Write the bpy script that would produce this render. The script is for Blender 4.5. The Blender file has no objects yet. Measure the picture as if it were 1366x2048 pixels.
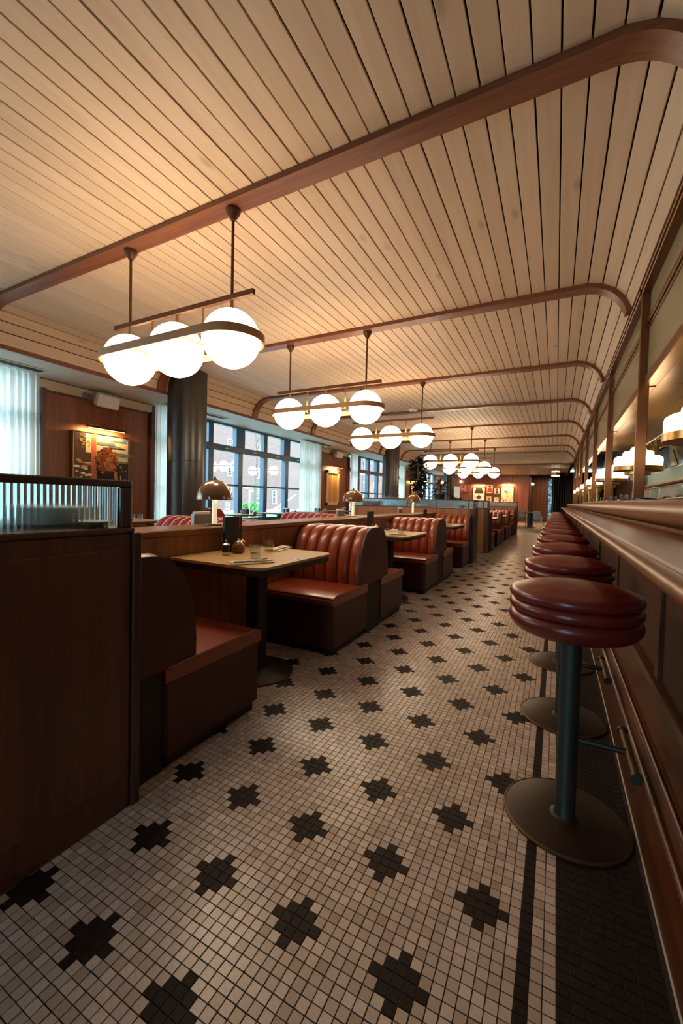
import bpy, math, random
import numpy as np
from mathutils import Vector, Matrix
R = random.Random(7)
PI = math.pi
C = bpy.context.scene.collection
SC = bpy.context.scene

# ------------------------------------------------------------------ camera, sky, lights, exposure
CAM_H = 1.12
cd = bpy.data.cameras.new('camera'); cam = bpy.data.objects.new('camera', cd); C.objects.link(cam)
cd.sensor_fit = 'HORIZONTAL'; cd.sensor_width = 36.0; cd.lens = 820.14 / 1366 * 36.0
cd.clip_start = 0.02; cd.clip_end = 300
r_ = Vector((0.8856482, 0.4637169, 0.0243714)); u_ = Vector((-0.0360619, 0.0163587, 0.9992157)); f_ = Vector((-0.4629545, 0.8858324, -0.0312106))
cam.matrix_world = Matrix(((r_.x, u_.x, -f_.x, 0), (r_.y, u_.y, -f_.y, 0), (r_.z, u_.z, -f_.z, CAM_H), (0, 0, 0, 1)))
SC.camera = cam
SC.view_settings.view_transform = 'Standard'; SC.view_settings.look = 'None'
SC.view_settings.exposure = 0.52; SC.view_settings.gamma = 1.0; SC.view_settings.use_curve_mapping = False
SC.cycles.max_bounces = 10; SC.cycles.transparent_max_bounces = 16; SC.cycles.sample_clamp_indirect = 6.0
SC.cycles.caustics_reflective = False; SC.cycles.caustics_refractive = True
SKY = (0.56, 0.86, 1.0); SKY_STRENGTH = 7.5
GLOBE_L = 11.0; GLOBE_COL = (1.0, 0.775, 0.525)
BARLAMP_L = 5.5
w = bpy.data.worlds.new('sky'); SC.world = w; w.use_nodes = True
bg = w.node_tree.nodes['Background']; bg.inputs[0].default_value = (*SKY, 1); bg.inputs[1].default_value = SKY_STRENGTH

def lamp(name, kind, loc, energy, col, size=0.1, size_y=None, rot=(0, 0, 0), spot=None):
    d = bpy.data.lights.new(name, kind); d.energy = energy; d.color = col
    if kind == 'AREA':
        d.size = size
        if size_y: d.shape = 'RECTANGLE'; d.size_y = size_y
    elif kind in ('POINT', 'SPOT'): d.shadow_soft_size = size
    if spot: d.spot_size = spot; d.spot_blend = 0.6
    o = bpy.data.objects.new(name, d); C.objects.link(o); o.location = loc; o.rotation_euler = rot
    return o

# kitchen ceiling lights behind the bar
for y in (6.5, 12.5): lamp('kitchen_light', 'AREA', (1.9, y, 3.0), 80, (1.0, 0.80, 0.52), 0.5, 2.5)

# ------------------------------------------------------------------ materials
def lin(hx):
    v = [int(hx[i:i + 2], 16) / 255 for i in (1, 3, 5)]
    return tuple(c / 12.92 if c <= 0.04045 else ((c + 0.055) / 1.055) ** 2.4 for c in v)
def col4(c): return (*(lin(c) if isinstance(c, str) else c), 1)
class NT:
    def __init__(s, name):
        s.m = bpy.data.materials.new(name); s.m.use_nodes = True
        s.t = s.m.node_tree; s.b = s.t.nodes['Principled BSDF']; s.out = s.t.nodes['Material Output']
    def n(s, t, **k):
        x = s.t.nodes.new(t)
        for a, b in k.items(): setattr(x, a, b)
        return x
    def l(s, a, b): s.t.links.new(a, b)
    def math(s, op, a, b=None):
        x = s.n('ShaderNodeMath', operation=op)
        for i, v in enumerate((a, b)):
            if v is None: continue
            if isinstance(v, (int, float)): x.inputs[i].default_value = v
            else: s.l(v, x.inputs[i])
        return x.outputs[0]
    def mix(s, fac, a, b):
        x = s.n('ShaderNodeMix', data_type='RGBA')
        for i, v in ((0, fac), (6, a), (7, b)):
            if isinstance(v, (int, float)): x.inputs[i].default_value = v
            elif isinstance(v, (tuple, str)): x.inputs[i].default_value = col4(v)
            else: s.l(v, x.inputs[i])
        return x.outputs[2]
def plain(name, c, rough=0.5, metal=0.0, var=0.12, scale=6.0, bump=0.0, spec=None, coat=0.0):
    s = NT(name); tc = s.n('ShaderNodeTexCoord'); no = s.n('ShaderNodeTexNoise'); no.inputs['Scale'].default_value = scale; no.inputs['Detail'].default_value = 5
    s.l(tc.outputs['Object'], no.inputs['Vector'])
    base = lin(c) if isinstance(c, str) else c
    lo = tuple(x * (1 - var) for x in base); hi = tuple(min(1, x * (1 + var)) for x in base)
    s.l(s.mix(no.outputs['Fac'], lo, hi), s.b.inputs['Base Color'])
    s.b.inputs['Roughness'].default_value = rough; s.b.inputs['Metallic'].default_value = metal
    if spec is not None: s.b.inputs['Specular IOR Level'].default_value = spec
    if coat: s.b.inputs['Coat Weight'].default_value = coat; s.b.inputs['Coat Roughness'].default_value = 0.15
    if bump:
        bm = s.n('ShaderNodeBump'); bm.inputs['Strength'].default_value = bump; bm.inputs['Distance'].default_value = 0.002
        n2 = s.n('ShaderNodeTexNoise'); n2.inputs['Scale'].default_value = scale * 30
        s.l(tc.outputs['Object'], n2.inputs['Vector']); s.l(n2.outputs['Fac'], bm.inputs['Height']); s.l(bm.outputs[0], s.b.inputs['Normal'])
    return s.m
def wood(name, c1, c2, axis='Z', rough=0.4, fine=1.0, rnd=0.0, spec=0.5, knots=False):
    s = NT(name); tc = s.n('ShaderNodeTexCoord'); oi = s.n('ShaderNodeObjectInfo'); mp = s.n('ShaderNodeMapping')
    sc = [22 * fine] * 3; sc['XYZ'.index(axis)] = 1.3 * fine; mp.inputs['Scale'].default_value = sc
    cx = s.n('ShaderNodeCombineXYZ')
    for i in range(3): s.l(s.math('MULTIPLY', oi.outputs['Random'], 31.0 + 7 * i), cx.inputs[i])
    s.l(tc.outputs['Object'], mp.inputs['Vector']); s.l(cx.outputs[0], mp.inputs['Location'])
    a = s.n('ShaderNodeTexNoise'); a.inputs['Scale'].default_value = 1.0; a.inputs['Detail'].default_value = 7; a.inputs['Distortion'].default_value = 0.6
    s.l(mp.outputs[0], a.inputs['Vector'])
    b = s.n('ShaderNodeTexNoise'); b.inputs['Scale'].default_value = 4.0; b.inputs['Detail'].default_value = 4
    s.l(mp.outputs[0], b.inputs['Vector'])
    f = s.math('ADD', s.math('MULTIPLY', a.outputs['Fac'], 0.7), s.math('MULTIPLY', b.outputs['Fac'], 0.3))
    rp = s.n('ShaderNodeMapRange'); rp.inputs[1].default_value = 0.33; rp.inputs[2].default_value = 0.67; s.l(f, rp.inputs[0])
    c = s.mix(rp.outputs[0], c1, c2)
    if rnd:
        hv = s.n('ShaderNodeHueSaturation'); s.l(c, hv.inputs['Color'])
        s.l(s.math('ADD', s.math('MULTIPLY', oi.outputs['Random'], 2 * rnd), 1 - rnd), hv.inputs['Value'])
        c = hv.outputs[0]
    if knots:
        v = s.n('ShaderNodeTexVoronoi'); v.inputs['Scale'].default_value = 0.42; m2 = s.n('ShaderNodeMapping')
        q = [7.0] * 3; q['XYZ'.index(axis)] = 3.0; m2.inputs['Scale'].default_value = q
        s.l(tc.outputs['Object'], m2.inputs['Vector']); s.l(cx.outputs[0], m2.inputs['Location']); s.l(m2.outputs[0], v.inputs['Vector'])
        k = s.n('ShaderNodeMapRange'); k.inputs[1].default_value = 0.03; k.inputs[2].default_value = 0.10; k.inputs[3].default_value = 0.55; k.inputs[4].default_value = 0.0
        s.l(v.outputs['Distance'], k.inputs[0]); c = s.mix(k.outputs[0], c, tuple(x * 0.55 for x in (lin(c1) if isinstance(c1, str) else c1)))
    s.l(c, s.b.inputs['Base Color']); s.b.inputs['Roughness'].default_value = rough; s.b.inputs['Specular IOR Level'].default_value = spec
    bm = s.n('ShaderNodeBump'); bm.inputs['Strength'].default_value = 0.12; bm.inputs['Distance'].default_value = 0.001
    s.l(f, bm.inputs['Height']); s.l(bm.outputs[0], s.b.inputs['Normal'])
    return s.m
def glow(name, c, strength):
    s = NT(name); s.b.inputs['Base Color'].default_value = (0.9, 0.9, 0.9, 1); s.b.inputs['Roughness'].default_value = 0.3
    s.b.inputs['Emission Color'].default_value = col4(c); s.b.inputs['Emission Strength'].default_value = strength
    return s.m
def pane_glass(name, tint=(0.97, 0.99, 1.0), gloss=0.6):
    s = NT(name); s.t.nodes.remove(s.b)
    fr = s.n('ShaderNodeFresnel'); ge = s.n('ShaderNodeNewGeometry'); s.l(s.math('SUBTRACT', 1.5, s.math('MULTIPLY', ge.outputs['Backfacing'], 1.5 - 1 / 1.5)), fr.inputs[0])
    tr = s.n('ShaderNodeBsdfTransparent'); tr.inputs[0].default_value = (*tint, 1)
    gl = s.n('ShaderNodeBsdfGlossy'); gl.inputs['Roughness'].default_value = 0.01; gl.inputs[0].default_value = (gloss, gloss, gloss, 1)
    mx = s.n('ShaderNodeMixShader'); s.l(fr.outputs[0], mx.inputs[0]); s.l(tr.outputs[0], mx.inputs[1]); s.l(gl.outputs[0], mx.inputs[2]); s.l(mx.outputs[0], s.out.inputs[0])
    return s.m
def clear_glass(name, c=(1, 1, 1), rough=0.0):
    s = NT(name); s.b.inputs['Base Color'].default_value = (*c, 1); s.b.inputs['Roughness'].default_value = rough
    s.b.inputs['Transmission Weight'].default_value = 1.0; s.b.inputs['IOR'].default_value = 1.48
    return s.m
def sheer(name):
    s = NT(name); s.t.nodes.remove(s.b)
    d = s.n('ShaderNodeBsdfDiffuse'); d.inputs[0].default_value = (0.80, 0.80, 0.74, 1)
    t = s.n('ShaderNodeBsdfTranslucent'); t.inputs[0].default_value = (0.96, 0.93, 0.86, 1)
    p = s.n('ShaderNodeBsdfTransparent'); m1 = s.n('ShaderNodeMixShader'); m1.inputs[0].default_value = 0.68; m2 = s.n('ShaderNodeMixShader'); m2.inputs[0].default_value = 0.14
    s.l(d.outputs[0], m1.inputs[1]); s.l(t.outputs[0], m1.inputs[2]); s.l(m1.outputs[0], m2.inputs[1]); s.l(p.outputs[0], m2.inputs[2]); s.l(m2.outputs[0], s.out.inputs[0])
    return s.m
def tile_mat(name, base, island=True, var=0.16, warm='#c4ad98', rough=0.28, spec=0.5):
    s = NT(name)
    r = s.n('ShaderNodeNewGeometry').outputs['Random Per Island'] if island else s.n('ShaderNodeObjectInfo').outputs['Random']
    r2 = s.math('FRACT', s.math('MULTIPLY', r, 37.7))
    c = s.mix(s.math('POWER', r2, 2.2), base, warm)
    hv = s.n('ShaderNodeHueSaturation'); s.l(c, hv.inputs['Color']); s.l(s.math('ADD', s.math('MULTIPLY', r, 2 * var), 1 - var), hv.inputs['Value'])
    tc = s.n('ShaderNodeTexCoord'); no = s.n('ShaderNodeTexNoise'); no.inputs['Scale'].default_value = 90; no.inputs['Detail'].default_value = 4; s.l(tc.outputs['Object'], no.inputs['Vector'])
    s.l(s.mix(s.math('MULTIPLY', no.outputs['Fac'], 0.35), hv.outputs[0], (0.09, 0.07, 0.06)), s.b.inputs['Base Color'])
    s.b.inputs['Roughness'].default_value = rough; s.b.inputs['Specular IOR Level'].default_value = spec
    return s.m

M = {}
M['white_tile'] = tile_mat('white_tile', '#e0d0c6', True); M['white_tile_single'] = tile_mat('white_tile_single', '#e0d0c6', False)
M['black_tile'] = tile_mat('black_tile', '#0f0c0b', True, 0.4, '#1d120e', 0.5, 0.14); M['black_tile_single'] = tile_mat('black_tile_single', '#0f0c0b', False, 0.4, '#1d120e', 0.5, 0.14)
M['grout'] = plain('grout', '#2b2320', 0.8, var=0.3, scale=40)
M['plank'] = wood('plank', '#c9aa8b', '#d5b89b', 'Y', 0.55, 0.8, 0.06, 0.3, True)
M['rib'] = wood('rib', '#64351f', '#875030', 'X', 0.42)
M['gap'] = plain('gap', '#20150f', 0.9)
M['plaster'] = plain('plaster', '#c9c4b8', 0.7, var=0.05)
M['cream_wall'] = plain('cream_wall', '#c9b191', 0.7, var=0.05)
M['panel_wood'] = wood('panel_wood', '#66341d', '#874a2b', 'Z', 0.45)
M['dark_wood'] = wood('dark_wood', '#3a2419', '#523224', 'Z', 0.42)
M['station_wood'] = wood('station_wood', '#553528', '#6f4735', 'Z', 0.5)
M['oak_y'] = wood('oak_y', '#6f4424', '#96653a', 'Y', 0.33)
M['oak_z'] = wood('oak_z', '#6f4324', '#9c683e', 'Z', 0.4, 0.9)
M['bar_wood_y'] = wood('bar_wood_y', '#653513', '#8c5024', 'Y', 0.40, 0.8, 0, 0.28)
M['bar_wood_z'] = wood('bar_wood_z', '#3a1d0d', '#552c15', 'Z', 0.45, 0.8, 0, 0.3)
M['bar_base'] = wood('bar_base', '#47220f', '#653418', 'Y', 0.36, 0.8, 0, 0.4)
M['table_wood'] = wood('table_wood', '#b89560', '#cbaa76', 'Y', 0.32, 0.9)
M['table_edge'] = plain('table_edge', '#2a1c14', 0.5)
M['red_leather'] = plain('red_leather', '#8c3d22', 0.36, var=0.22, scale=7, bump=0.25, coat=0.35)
M['red_leather_shaded'] = plain('red_leather_shaded', '#47211a', 0.5, var=0.18, scale=7, bump=0.25)  # darker copy of the bench leather; shade on the sides put into its colour
M['piping'] = plain('piping', '#8a4a2c', 0.4)
M['rear_leather'] = plain('rear_leather', '#84202a', 0.36, var=0.15, bump=0.2)
M['white_piping'] = plain('white_piping', '#cfb8b4', 0.4)
M['stool_leather'] = plain('stool_leather', '#74261e', 0.27, var=0.2, scale=9, bump=0.2)
M['stool_metal'] = plain('stool_metal', '#2f332c', 0.5, 0.2, var=0.15)
M['stool_base'] = plain('stool_base', '#32221a', 0.42, 0.35, var=0.2)
M['footrest'] = plain('footrest', '#5a4128', 0.5, 0.5, var=0.2)
M['ring_bronze'] = plain('ring_bronze', '#a87b52', 0.5, 0.3)
M['bronze'] = plain('bronze', '#553621', 0.42, 0.65, var=0.2)
M['brass'] = plain('brass', '#a67d47', 0.30, 0.95, var=0.12, scale=12)
M['brass_sheet'] = plain('brass_sheet', '#c8934a', 0.27, 0.75, var=0.2, scale=3)
M['post_metal'] = plain('post_metal', '#7d5130', 0.36, 0.75, var=0.12)
M['globe'] = glow('globe', GLOBE_COL, GLOBE_L)
M['bar_shade'] = glow('bar_shade', (1.0, 0.86, 0.66), BARLAMP_L)
M['bulb'] = glow('bulb', (1.0, 0.72, 0.38), 9.0)
M['stem_glow'] = glow('stem_glow', (1.0, 0.74, 0.38), 0.5)  # stem emits in place of the bulb light falling on it
M['strip'] = glow('strip', (1.0, 0.62, 0.28), 5.0)
M['column'] = plain('column', '#231b16', 0.31, var=0.25, scale=5, spec=0.8)
M['window_frame'] = plain('window_frame', '#1f4a66', 0.3, var=0.1)  # blue of the reflected sky painted into the dark frame colour
M['glass'] = pane_glass('glass')
M['screen_glass'] = NT('screen_glass').m
_s = M['screen_glass'].node_tree.nodes['Principled BSDF']; _s.inputs['Base Color'].default_value = col4('#a89a78'); _s.inputs['Roughness'].default_value = 0.25; _s.inputs['Transmission Weight'].default_value = 0.2
M['ribbed_glass'] = clear_glass('ribbed_glass', (0.68, 0.93, 0.98), 0.16)
M['drink_glass'] = pane_glass('drink_glass', (0.93, 0.95, 0.94), 1.0)
M['water'] = pane_glass('water', (0.90, 0.93, 0.91), 1.0)
M['curtain'] = sheer('curtain')
M['black'] = plain('black', '#17140f', 0.6)
M['rubber'] = plain('rubber', '#1b1a19', 0.7)
M['steel'] = plain('steel', '#b9b4aa', 0.28, 0.9)
M['white'] = plain('white', '#dcd6cc', 0.5, var=0.04)
M['cloth'] = plain('cloth', '#e9dec8', 0.85, var=0.08, scale=30)
M['shade_brown'] = plain('shade_brown', '#745030', 0.16, var=0.08, coat=0.6)
M['speaker'] = plain('speaker', '#b3a48f', 0.6)
M['pot_wood'] = plain('pot_wood', '#7b4c28', 0.4, var=0.2)
M['mint'] = plain('mint', '#9fb4a2', 0.45)
M['grey_metal'] = plain('grey_metal', '#86847a', 0.4, 0.6)
M['leaf'] = plain('leaf', '#16201a', 0.4, var=0.4, scale=14)
M['plate'] = plain('plate', '#d6d0c6', 0.25, var=0.03)
M['blue'] = plain('blue', '#27407a', 0.5)
M['orange'] = plain('orange', '#c8501e', 0.3)
M['red'] = plain('red', '#b8301f', 0.5)
M['skin'] = plain('skin', '#b9784f', 0.6); M['hair'] = plain('hair', '#a05a2a', 0.6, var=0.6, scale=60)
M['upholstery'] = plain('upholstery', '#8b8072', 0.85, var=0.35, scale=30)
M['pass_wall'] = plain('pass_wall', '#b9ad98', 0.5, var=.08)
M['kitchen_wall'] = plain('kitchen_wall', '#7a5a3c', 0.4, var=0.2)
M['night'] = plain('night', '#191512', 0.6, var=0.4)
M['grass'] = plain('grass', '#5f8a50', 0.9, var=0.4, scale=3)
M['asphalt'] = plain('asphalt', '#a9adae', 0.9)
M['bark'] = plain('bark', '#6e6257', 0.9)
M['foliage'] = plain('foliage', '#5c8a78', 0.8, var=0.5)
def brick_mat():
    s = NT('brick'); tc = s.n('ShaderNodeTexCoord'); mp = s.n('ShaderNodeMapping'); mp.inputs['Rotation'].default_value = (0, PI / 2, PI / 2) ; br = s.n('ShaderNodeTexBrick')
    cx = s.n('ShaderNodeCombineXYZ'); sx = s.n('ShaderNodeSeparateXYZ'); s.l(tc.outputs['Object'], sx.inputs[0]); s.l(sx.outputs[1], cx.inputs[0]); s.l(sx.outputs[2], cx.inputs[1])
    br.inputs['Scale'].default_value = 2.2; br.inputs['Color1'].default_value = col4('#7d5854'); br.inputs['Color2'].default_value = col4('#694944'); br.inputs['Mortar'].default_value = col4('#8c7b74')
    s.l(cx.outputs[0], br.inputs['Vector']); s.l(br.outputs[0], s.b.inputs['Base Color']); s.b.inputs['Roughness'].default_value = 0.9
    return s.m
M['brick'] = brick_mat()
TP = 0.028388; LX, LY = -1.13775, 0.88796          # tile pitch and centre of one star
def floor_mat():
    s = NT('mosaic'); tc = s.n('ShaderNodeTexCoord'); sx = s.n('ShaderNodeSeparateXYZ'); s.l(tc.outputs['Object'], sx.inputs[0])
    u = s.math('DIVIDE', s.math('SUBTRACT', sx.outputs[0], LX - TP / 2), TP); v = s.math('DIVIDE', s.math('SUBTRACT', sx.outputs[1], LY - TP / 2), TP)
    iu, iv = s.math('FLOOR', u), s.math('FLOOR', v)
    def star(du, dv):
        a = s.math('ABSOLUTE', s.math('SUBTRACT', s.math('FLOORED_MODULO', s.math('ADD', iu, du + 5), 10.0), 5.0))
        b = s.math('ABSOLUTE', s.math('SUBTRACT', s.math('FLOORED_MODULO', s.math('ADD', iv, dv + 10), 20.0), 10.0))
        return s.math('LESS_THAN', s.math('ADD', a, b), 2.5)
    st = s.math('MAXIMUM', star(0, 0), star(5, 10))
    st = s.math('MULTIPLY', st, s.math('LESS_THAN', iu, 37.5))
    st = s.math('MAXIMUM', st, s.math('COMPARE', iu, 39.0))
    st = s.math('MAXIMUM', st, s.math('GREATER_THAN', iu, 41.5))
    wn = s.n('ShaderNodeTexWhiteNoise', noise_dimensions='2D'); cx = s.n('ShaderNodeCombineXYZ'); s.l(iu, cx.inputs[0]); s.l(iv, cx.inputs[1]); s.l(cx.outputs[0], wn.inputs['Vector'])
    wc = s.mix(wn.outputs['Value'], '#a29184', '#cdbbad'); bc = s.mix(wn.outputs['Value'], '#120f0e', '#1f1613')
    c = s.mix(st, wc, bc)
    fu, fv = s.math('FRACT', u), s.math('FRACT', v)
    g = s.math('MAXIMUM', s.math('GREATER_THAN', s.math('ABSOLUTE', s.math('SUBTRACT', fu, 0.5)), 0.44), s.math('GREATER_THAN', s.math('ABSOLUTE', s.math('SUBTRACT', fv, 0.5)), 0.44))
    s.l(s.mix(g, c, '#2b2320'), s.b.inputs['Base Color']); s.b.inputs['Roughness'].default_value = 0.30
    return s.m
M['mosaic'] = floor_mat()

# ------------------------------------------------------------------ geometry helpers
class MB:
    def __init__(s): s.v = []; s.f = []; s.mi = []; s.cur = 0
    def add(s, vs, fs):
        o = len(s.v); s.v += [tuple(x) for x in vs]; s.f += [tuple(i + o for i in q) for q in fs]; s.mi += [s.cur] * len(fs); return s
    def box(s, x0, x1, y0, y1, z0, z1):
        vs = [(x, y, z) for x in (x0, x1) for y in (y0, y1) for z in (z0, z1)]
        return s.add(vs, [(0, 1, 3, 2), (4, 6, 7, 5), (0, 4, 5, 1), (2, 3, 7, 6), (0, 2, 6, 4), (1, 5, 7, 3)])
    def rbox(s, x0, x1, y0, y1, z0, z1, r=0.004):
        r = min(r, (x1 - x0) / 2.01, (y1 - y0) / 2.01, (z1 - z0) / 2.01)
        X, Y, Z = (x0, x1), (y0, y1), (z0, z1); vs = []; idx = {}
        for i in (0, 1):
            for j in (0, 1):
                for k in (0, 1):
                    px, py, pz = X[i], Y[j], Z[k]; sx, sy, sz = (1, -1)[i] * r, (1, -1)[j] * r, (1, -1)[k] * r
                    for a, p in enumerate(((px, py + sy, pz + sz), (px + sx, py, pz + sz), (px + sx, py + sy, pz))):
                        idx[i, j, k, a] = len(vs); vs.append(p)
        g = lambda i, j, k, a: idx[i, j, k, a]; fs = []
        for i in (0, 1): fs.append((g(i, 0, 0, 0), g(i, 0, 1, 0), g(i, 1, 1, 0), g(i, 1, 0, 0))[::1 if i == 0 else -1])
        for j in (0, 1): fs.append((g(0, j, 0, 1), g(1, j, 0, 1), g(1, j, 1, 1), g(0, j, 1, 1))[::1 if j == 0 else -1])
        for k in (0, 1): fs.append((g(0, 0, k, 2), g(0, 1, k, 2), g(1, 1, k, 2), g(1, 0, k, 2))[::1 if k == 0 else -1])
        for i in (0, 1):
            for j in (0, 1): fs.append((g(i, j, 0, 0), g(i, j, 1, 0), g(i, j, 1, 1), g(i, j, 0, 1)))
            for k in (0, 1): fs.append((g(i, 0, k, 0), g(i, 1, k, 0), g(i, 1, k, 2), g(i, 0, k, 2)))
        for j in (0, 1):
            for k in (0, 1): fs.append((g(0, j, k, 1), g(1, j, k, 1), g(1, j, k, 2), g(0, j, k, 2)))
        for i in (0, 1):
            for j in (0, 1):
                for k in (0, 1): fs.append((g(i, j, k, 0), g(i, j, k, 1), g(i, j, k, 2)))
        return s.add(vs, fs)
    def lathe(s, prof, c=(0, 0, 0), n=24, cap=True):
        vs = []; fs = []; m = len(prof)
        for r, z in prof:
            for k in range(n): a = 2 * PI * k / n; vs.append((c[0] + r * math.cos(a), c[1] + r * math.sin(a), c[2] + z))
        for i in range(m - 1):
            for k in range(n): k2 = (k + 1) % n; fs.append((i * n + k, i * n + k2, (i + 1) * n + k2, (i + 1) * n + k))
        if cap:
            if prof[0][0] > 1e-5: fs.append(tuple(range(n))[::-1])
            if prof[-1][0] > 1e-5: fs.append(tuple((m - 1) * n + k for k in range(n)))
        return s.add(vs, fs)
    def sweep(s, path, prof, closed=False, up=(0, 0, 1), cap=True, closed_prof=True):
        P = [Vector(p) for p in path]; n = len(P); k = len(prof); vs = []; fs = []; up = Vector(up)
        for i, p in enumerate(P):
            a = P[(i - 1) % n] if (closed or i > 0) else p; b = P[(i + 1) % n] if (closed or i < n - 1) else p
            t = (b - a).normalized(); sd = t.cross(up)
            if sd.length < 1e-4: sd = t.cross(Vector((1, 0, 0)))
            sd.normalize(); w_ = sd.cross(t)
            for (q0, q1) in prof: vs.append(p + sd * q0 + w_ * q1)
        for i in range(n if closed else n - 1):
            i2 = (i + 1) % n
            for j in range(k if closed_prof else k - 1): j2 = (j + 1) % k; fs.append((i * k + j, i * k + j2, i2 * k + j2, i2 * k + j))
        if cap and not closed and closed_prof: fs.append(tuple(range(k))[::-1]); fs.append(tuple((n - 1) * k + j for j in range(k)))
        return s.add(vs, fs)
    def tube(s, path, r, n=10, closed=False):
        return s.sweep(path, [(r * math.cos(2 * PI * k / n), r * math.sin(2 * PI * k / n)) for k in range(n)], closed)
    def prism(s, poly, axis, a, b):
        n = len(poly)
        def p(q, t): return (t, q[0], q[1]) if axis == 'X' else (q[0], t, q[1]) if axis == 'Y' else (q[0], q[1], t)
        vs = [p(q, a) for q in poly] + [p(q, b) for q in poly]
        return s.add(vs, [tuple(range(n)), tuple(range(2 * n - 1, n - 1, -1))] + [(i, (i + 1) % n, n + (i + 1) % n, n + i)[::-1] for i in range(n)])
    def grid(s, fn, nu, nv):
        vs = [fn(i / nu, j / nv) for i in range(nu + 1) for j in range(nv + 1)]
        return s.add(vs, [(i * (nv + 1) + j, (i + 1) * (nv + 1) + j, (i + 1) * (nv + 1) + j + 1, i * (nv + 1) + j + 1) for i in range(nu) for j in range(nv)])
    def mesh(s, name, mats, smooth=True, angle=35):
        me = bpy.data.meshes.new(name); me.from_pydata(s.v, [], s.f)
        for m in (mats if isinstance(mats, (list, tuple)) else [mats]): me.materials.append(M[m] if isinstance(m, str) else m)
        if any(s.mi): me.polygons.foreach_set('material_index', s.mi)
        me.validate()
        import bmesh
        b = bmesh.new(); b.from_mesh(me); bmesh.ops.recalc_face_normals(b, faces=b.faces); b.to_mesh(me); b.free()
        if smooth:
            me.shade_smooth(); me.set_sharp_from_angle(angle=math.radians(angle))
        me.update(); return me
    def obj(s, name, mats, parent=None, loc=(0, 0, 0), rot=(0, 0, 0), smooth=True, angle=35):
        return link(name, s.mesh(name, mats, smooth, angle), parent, loc, rot)
def link(name, me, parent=None, loc=(0, 0, 0), rot=(0, 0, 0)):
    o = bpy.data.objects.new(name, me); C.objects.link(o); o.location = loc; o.rotation_euler = rot
    if parent is not None: o.parent = parent
    return o
def tag(o, label=None, cat=None, group=None, kind=None):
    if label: o['label'] = label
    if cat: o['category'] = cat
    if group: o['group'] = group
    if kind: o['kind'] = kind
    return o
def thing(name, label, cat, loc=(0, 0, 0), rz=0, group=None, kind=None):
    o = bpy.data.objects.new(name, None); C.objects.link(o); o.location = loc; o.rotation_euler = (0, 0, rz); o.empty_display_size = 0.1
    return tag(o, label, cat, group, kind)
def dup(root, loc, rz=None, label=None, group=None):
    r = root.copy(); C.objects.link(r); r.location = loc
    if rz is not None: r.rotation_euler = (0, 0, rz)
    if label: r['label'] = label
    if group: r['group'] = group
    def rec(src, dst):
        for ch in src.children:
            c = ch.copy(); C.objects.link(c); c.parent = dst; rec(ch, c)
    rec(root, r); return r
def one(mb, name, mats, label, cat, loc=(0, 0, 0), rot=(0, 0, 0), group=None, kind=None):
    return tag(mb.obj(name, mats, None, loc, rot), label, cat, group, kind)
def circ(r, n): return [(r * math.cos(2 * PI * k / n), r * math.sin(2 * PI * k / n)) for k in range(n)]
def blob(mb, c, r, n=12, m=8, sq=(1, 1, 1)):
    return mb.add([(c[0] + sq[0] * r * math.sin(PI * i / m) * math.cos(2 * PI * k / n), c[1] + sq[1] * r * math.sin(PI * i / m) * math.sin(2 * PI * k / n), c[2] - sq[2] * r * math.cos(PI * i / m)) for i in range(m + 1) for k in range(n)],
                  [(i * n + k, i * n + (k + 1) % n, (i + 1) * n + (k + 1) % n, (i + 1) * n + k) for i in range(m) for k in range(n)])
ORD = ['first', 'second', 'third', 'fourth', 'fifth', 'sixth', 'seventh', 'eighth', 'ninth', 'tenth', 'eleventh', 'twelfth', 'thirteenth', 'fourteenth', 'fifteenth', 'sixteenth', 'seventeenth', 'eighteenth', 'nineteenth', 'twentieth']

# ------------------------------------------------------------------ floor
MODULE = 2.328; BEAM0 = 2.233; BEAM_W = 0.138
FLOOR_END = 8.3
fl = tag(MB().box(-7.0, 3.4, -3.4, 31, -0.12, -0.0025).obj('floor', ['mosaic']), 'white mosaic floor with black star motifs', 'floor', kind='structure')
gb = MB().box(-2.13, 0.28, -0.33, FLOOR_END, -0.0024, -0.0016).obj('grout', ['grout'], fl)
def is_black(i, j):
    if i >= 42 or i == 39: return True
    if i > 37: return False
    for du, dv in ((0, 0), (5, 10)):
        a = abs((i + du + 5) % 10 - 5); b = abs((j + dv + 10) % 20 - 10)
        if a + b <= 2: return True
    return False
i0, i1 = int((-2.1 - LX) / TP), int(math.floor((0.28 - LX) / TP)); j0, j1 = int((-0.3 - LY) / TP), int((FLOOR_END - LY) / TP)
def project(p):
    d = Vector(p) - Vector((0, 0, CAM_H)); z = d.dot(f_)
    if z < 0.05: return None
    return 683 + 820.14 * d.dot(r_) / z, 1024 - 820.14 * d.dot(u_) / z, z
cells = [(i, j) for i in range(i0, i1 + 1) for j in range(j0, j1 + 1)]
near = []
for i, j in cells:
    x, y = LX + i * TP, LY + j * TP
    if x < -1.28 or y > 3: continue
    q = project((x, y, 0))
    if q and -5 < q[0] < 1371 and q[1] < 2055: near.append((q[2], i, j))
near.sort(); near = set((i, j) for _, i, j in near[:300])
h_, b_ = TP * 0.445, TP * 0.462
def tile_geo(x, y, dz, tx, ty):
    top = [(x - h_, y - h_, dz - tx - ty), (x + h_, y - h_, dz + tx - ty), (x + h_, y + h_, dz + tx + ty), (x - h_, y + h_, dz - tx + ty)]
    bot = [(x - b_, y - b_, -0.0023), (x + b_, y - b_, -0.0023), (x + b_, y + b_, -0.0023), (x - b_, y + b_, -0.0023)]
    return top + bot
TF = [(0, 1, 2, 3), (4, 5, 1, 0), (5, 6, 2, 1), (6, 7, 3, 2), (7, 4, 0, 3)]
tm = {}
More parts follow.
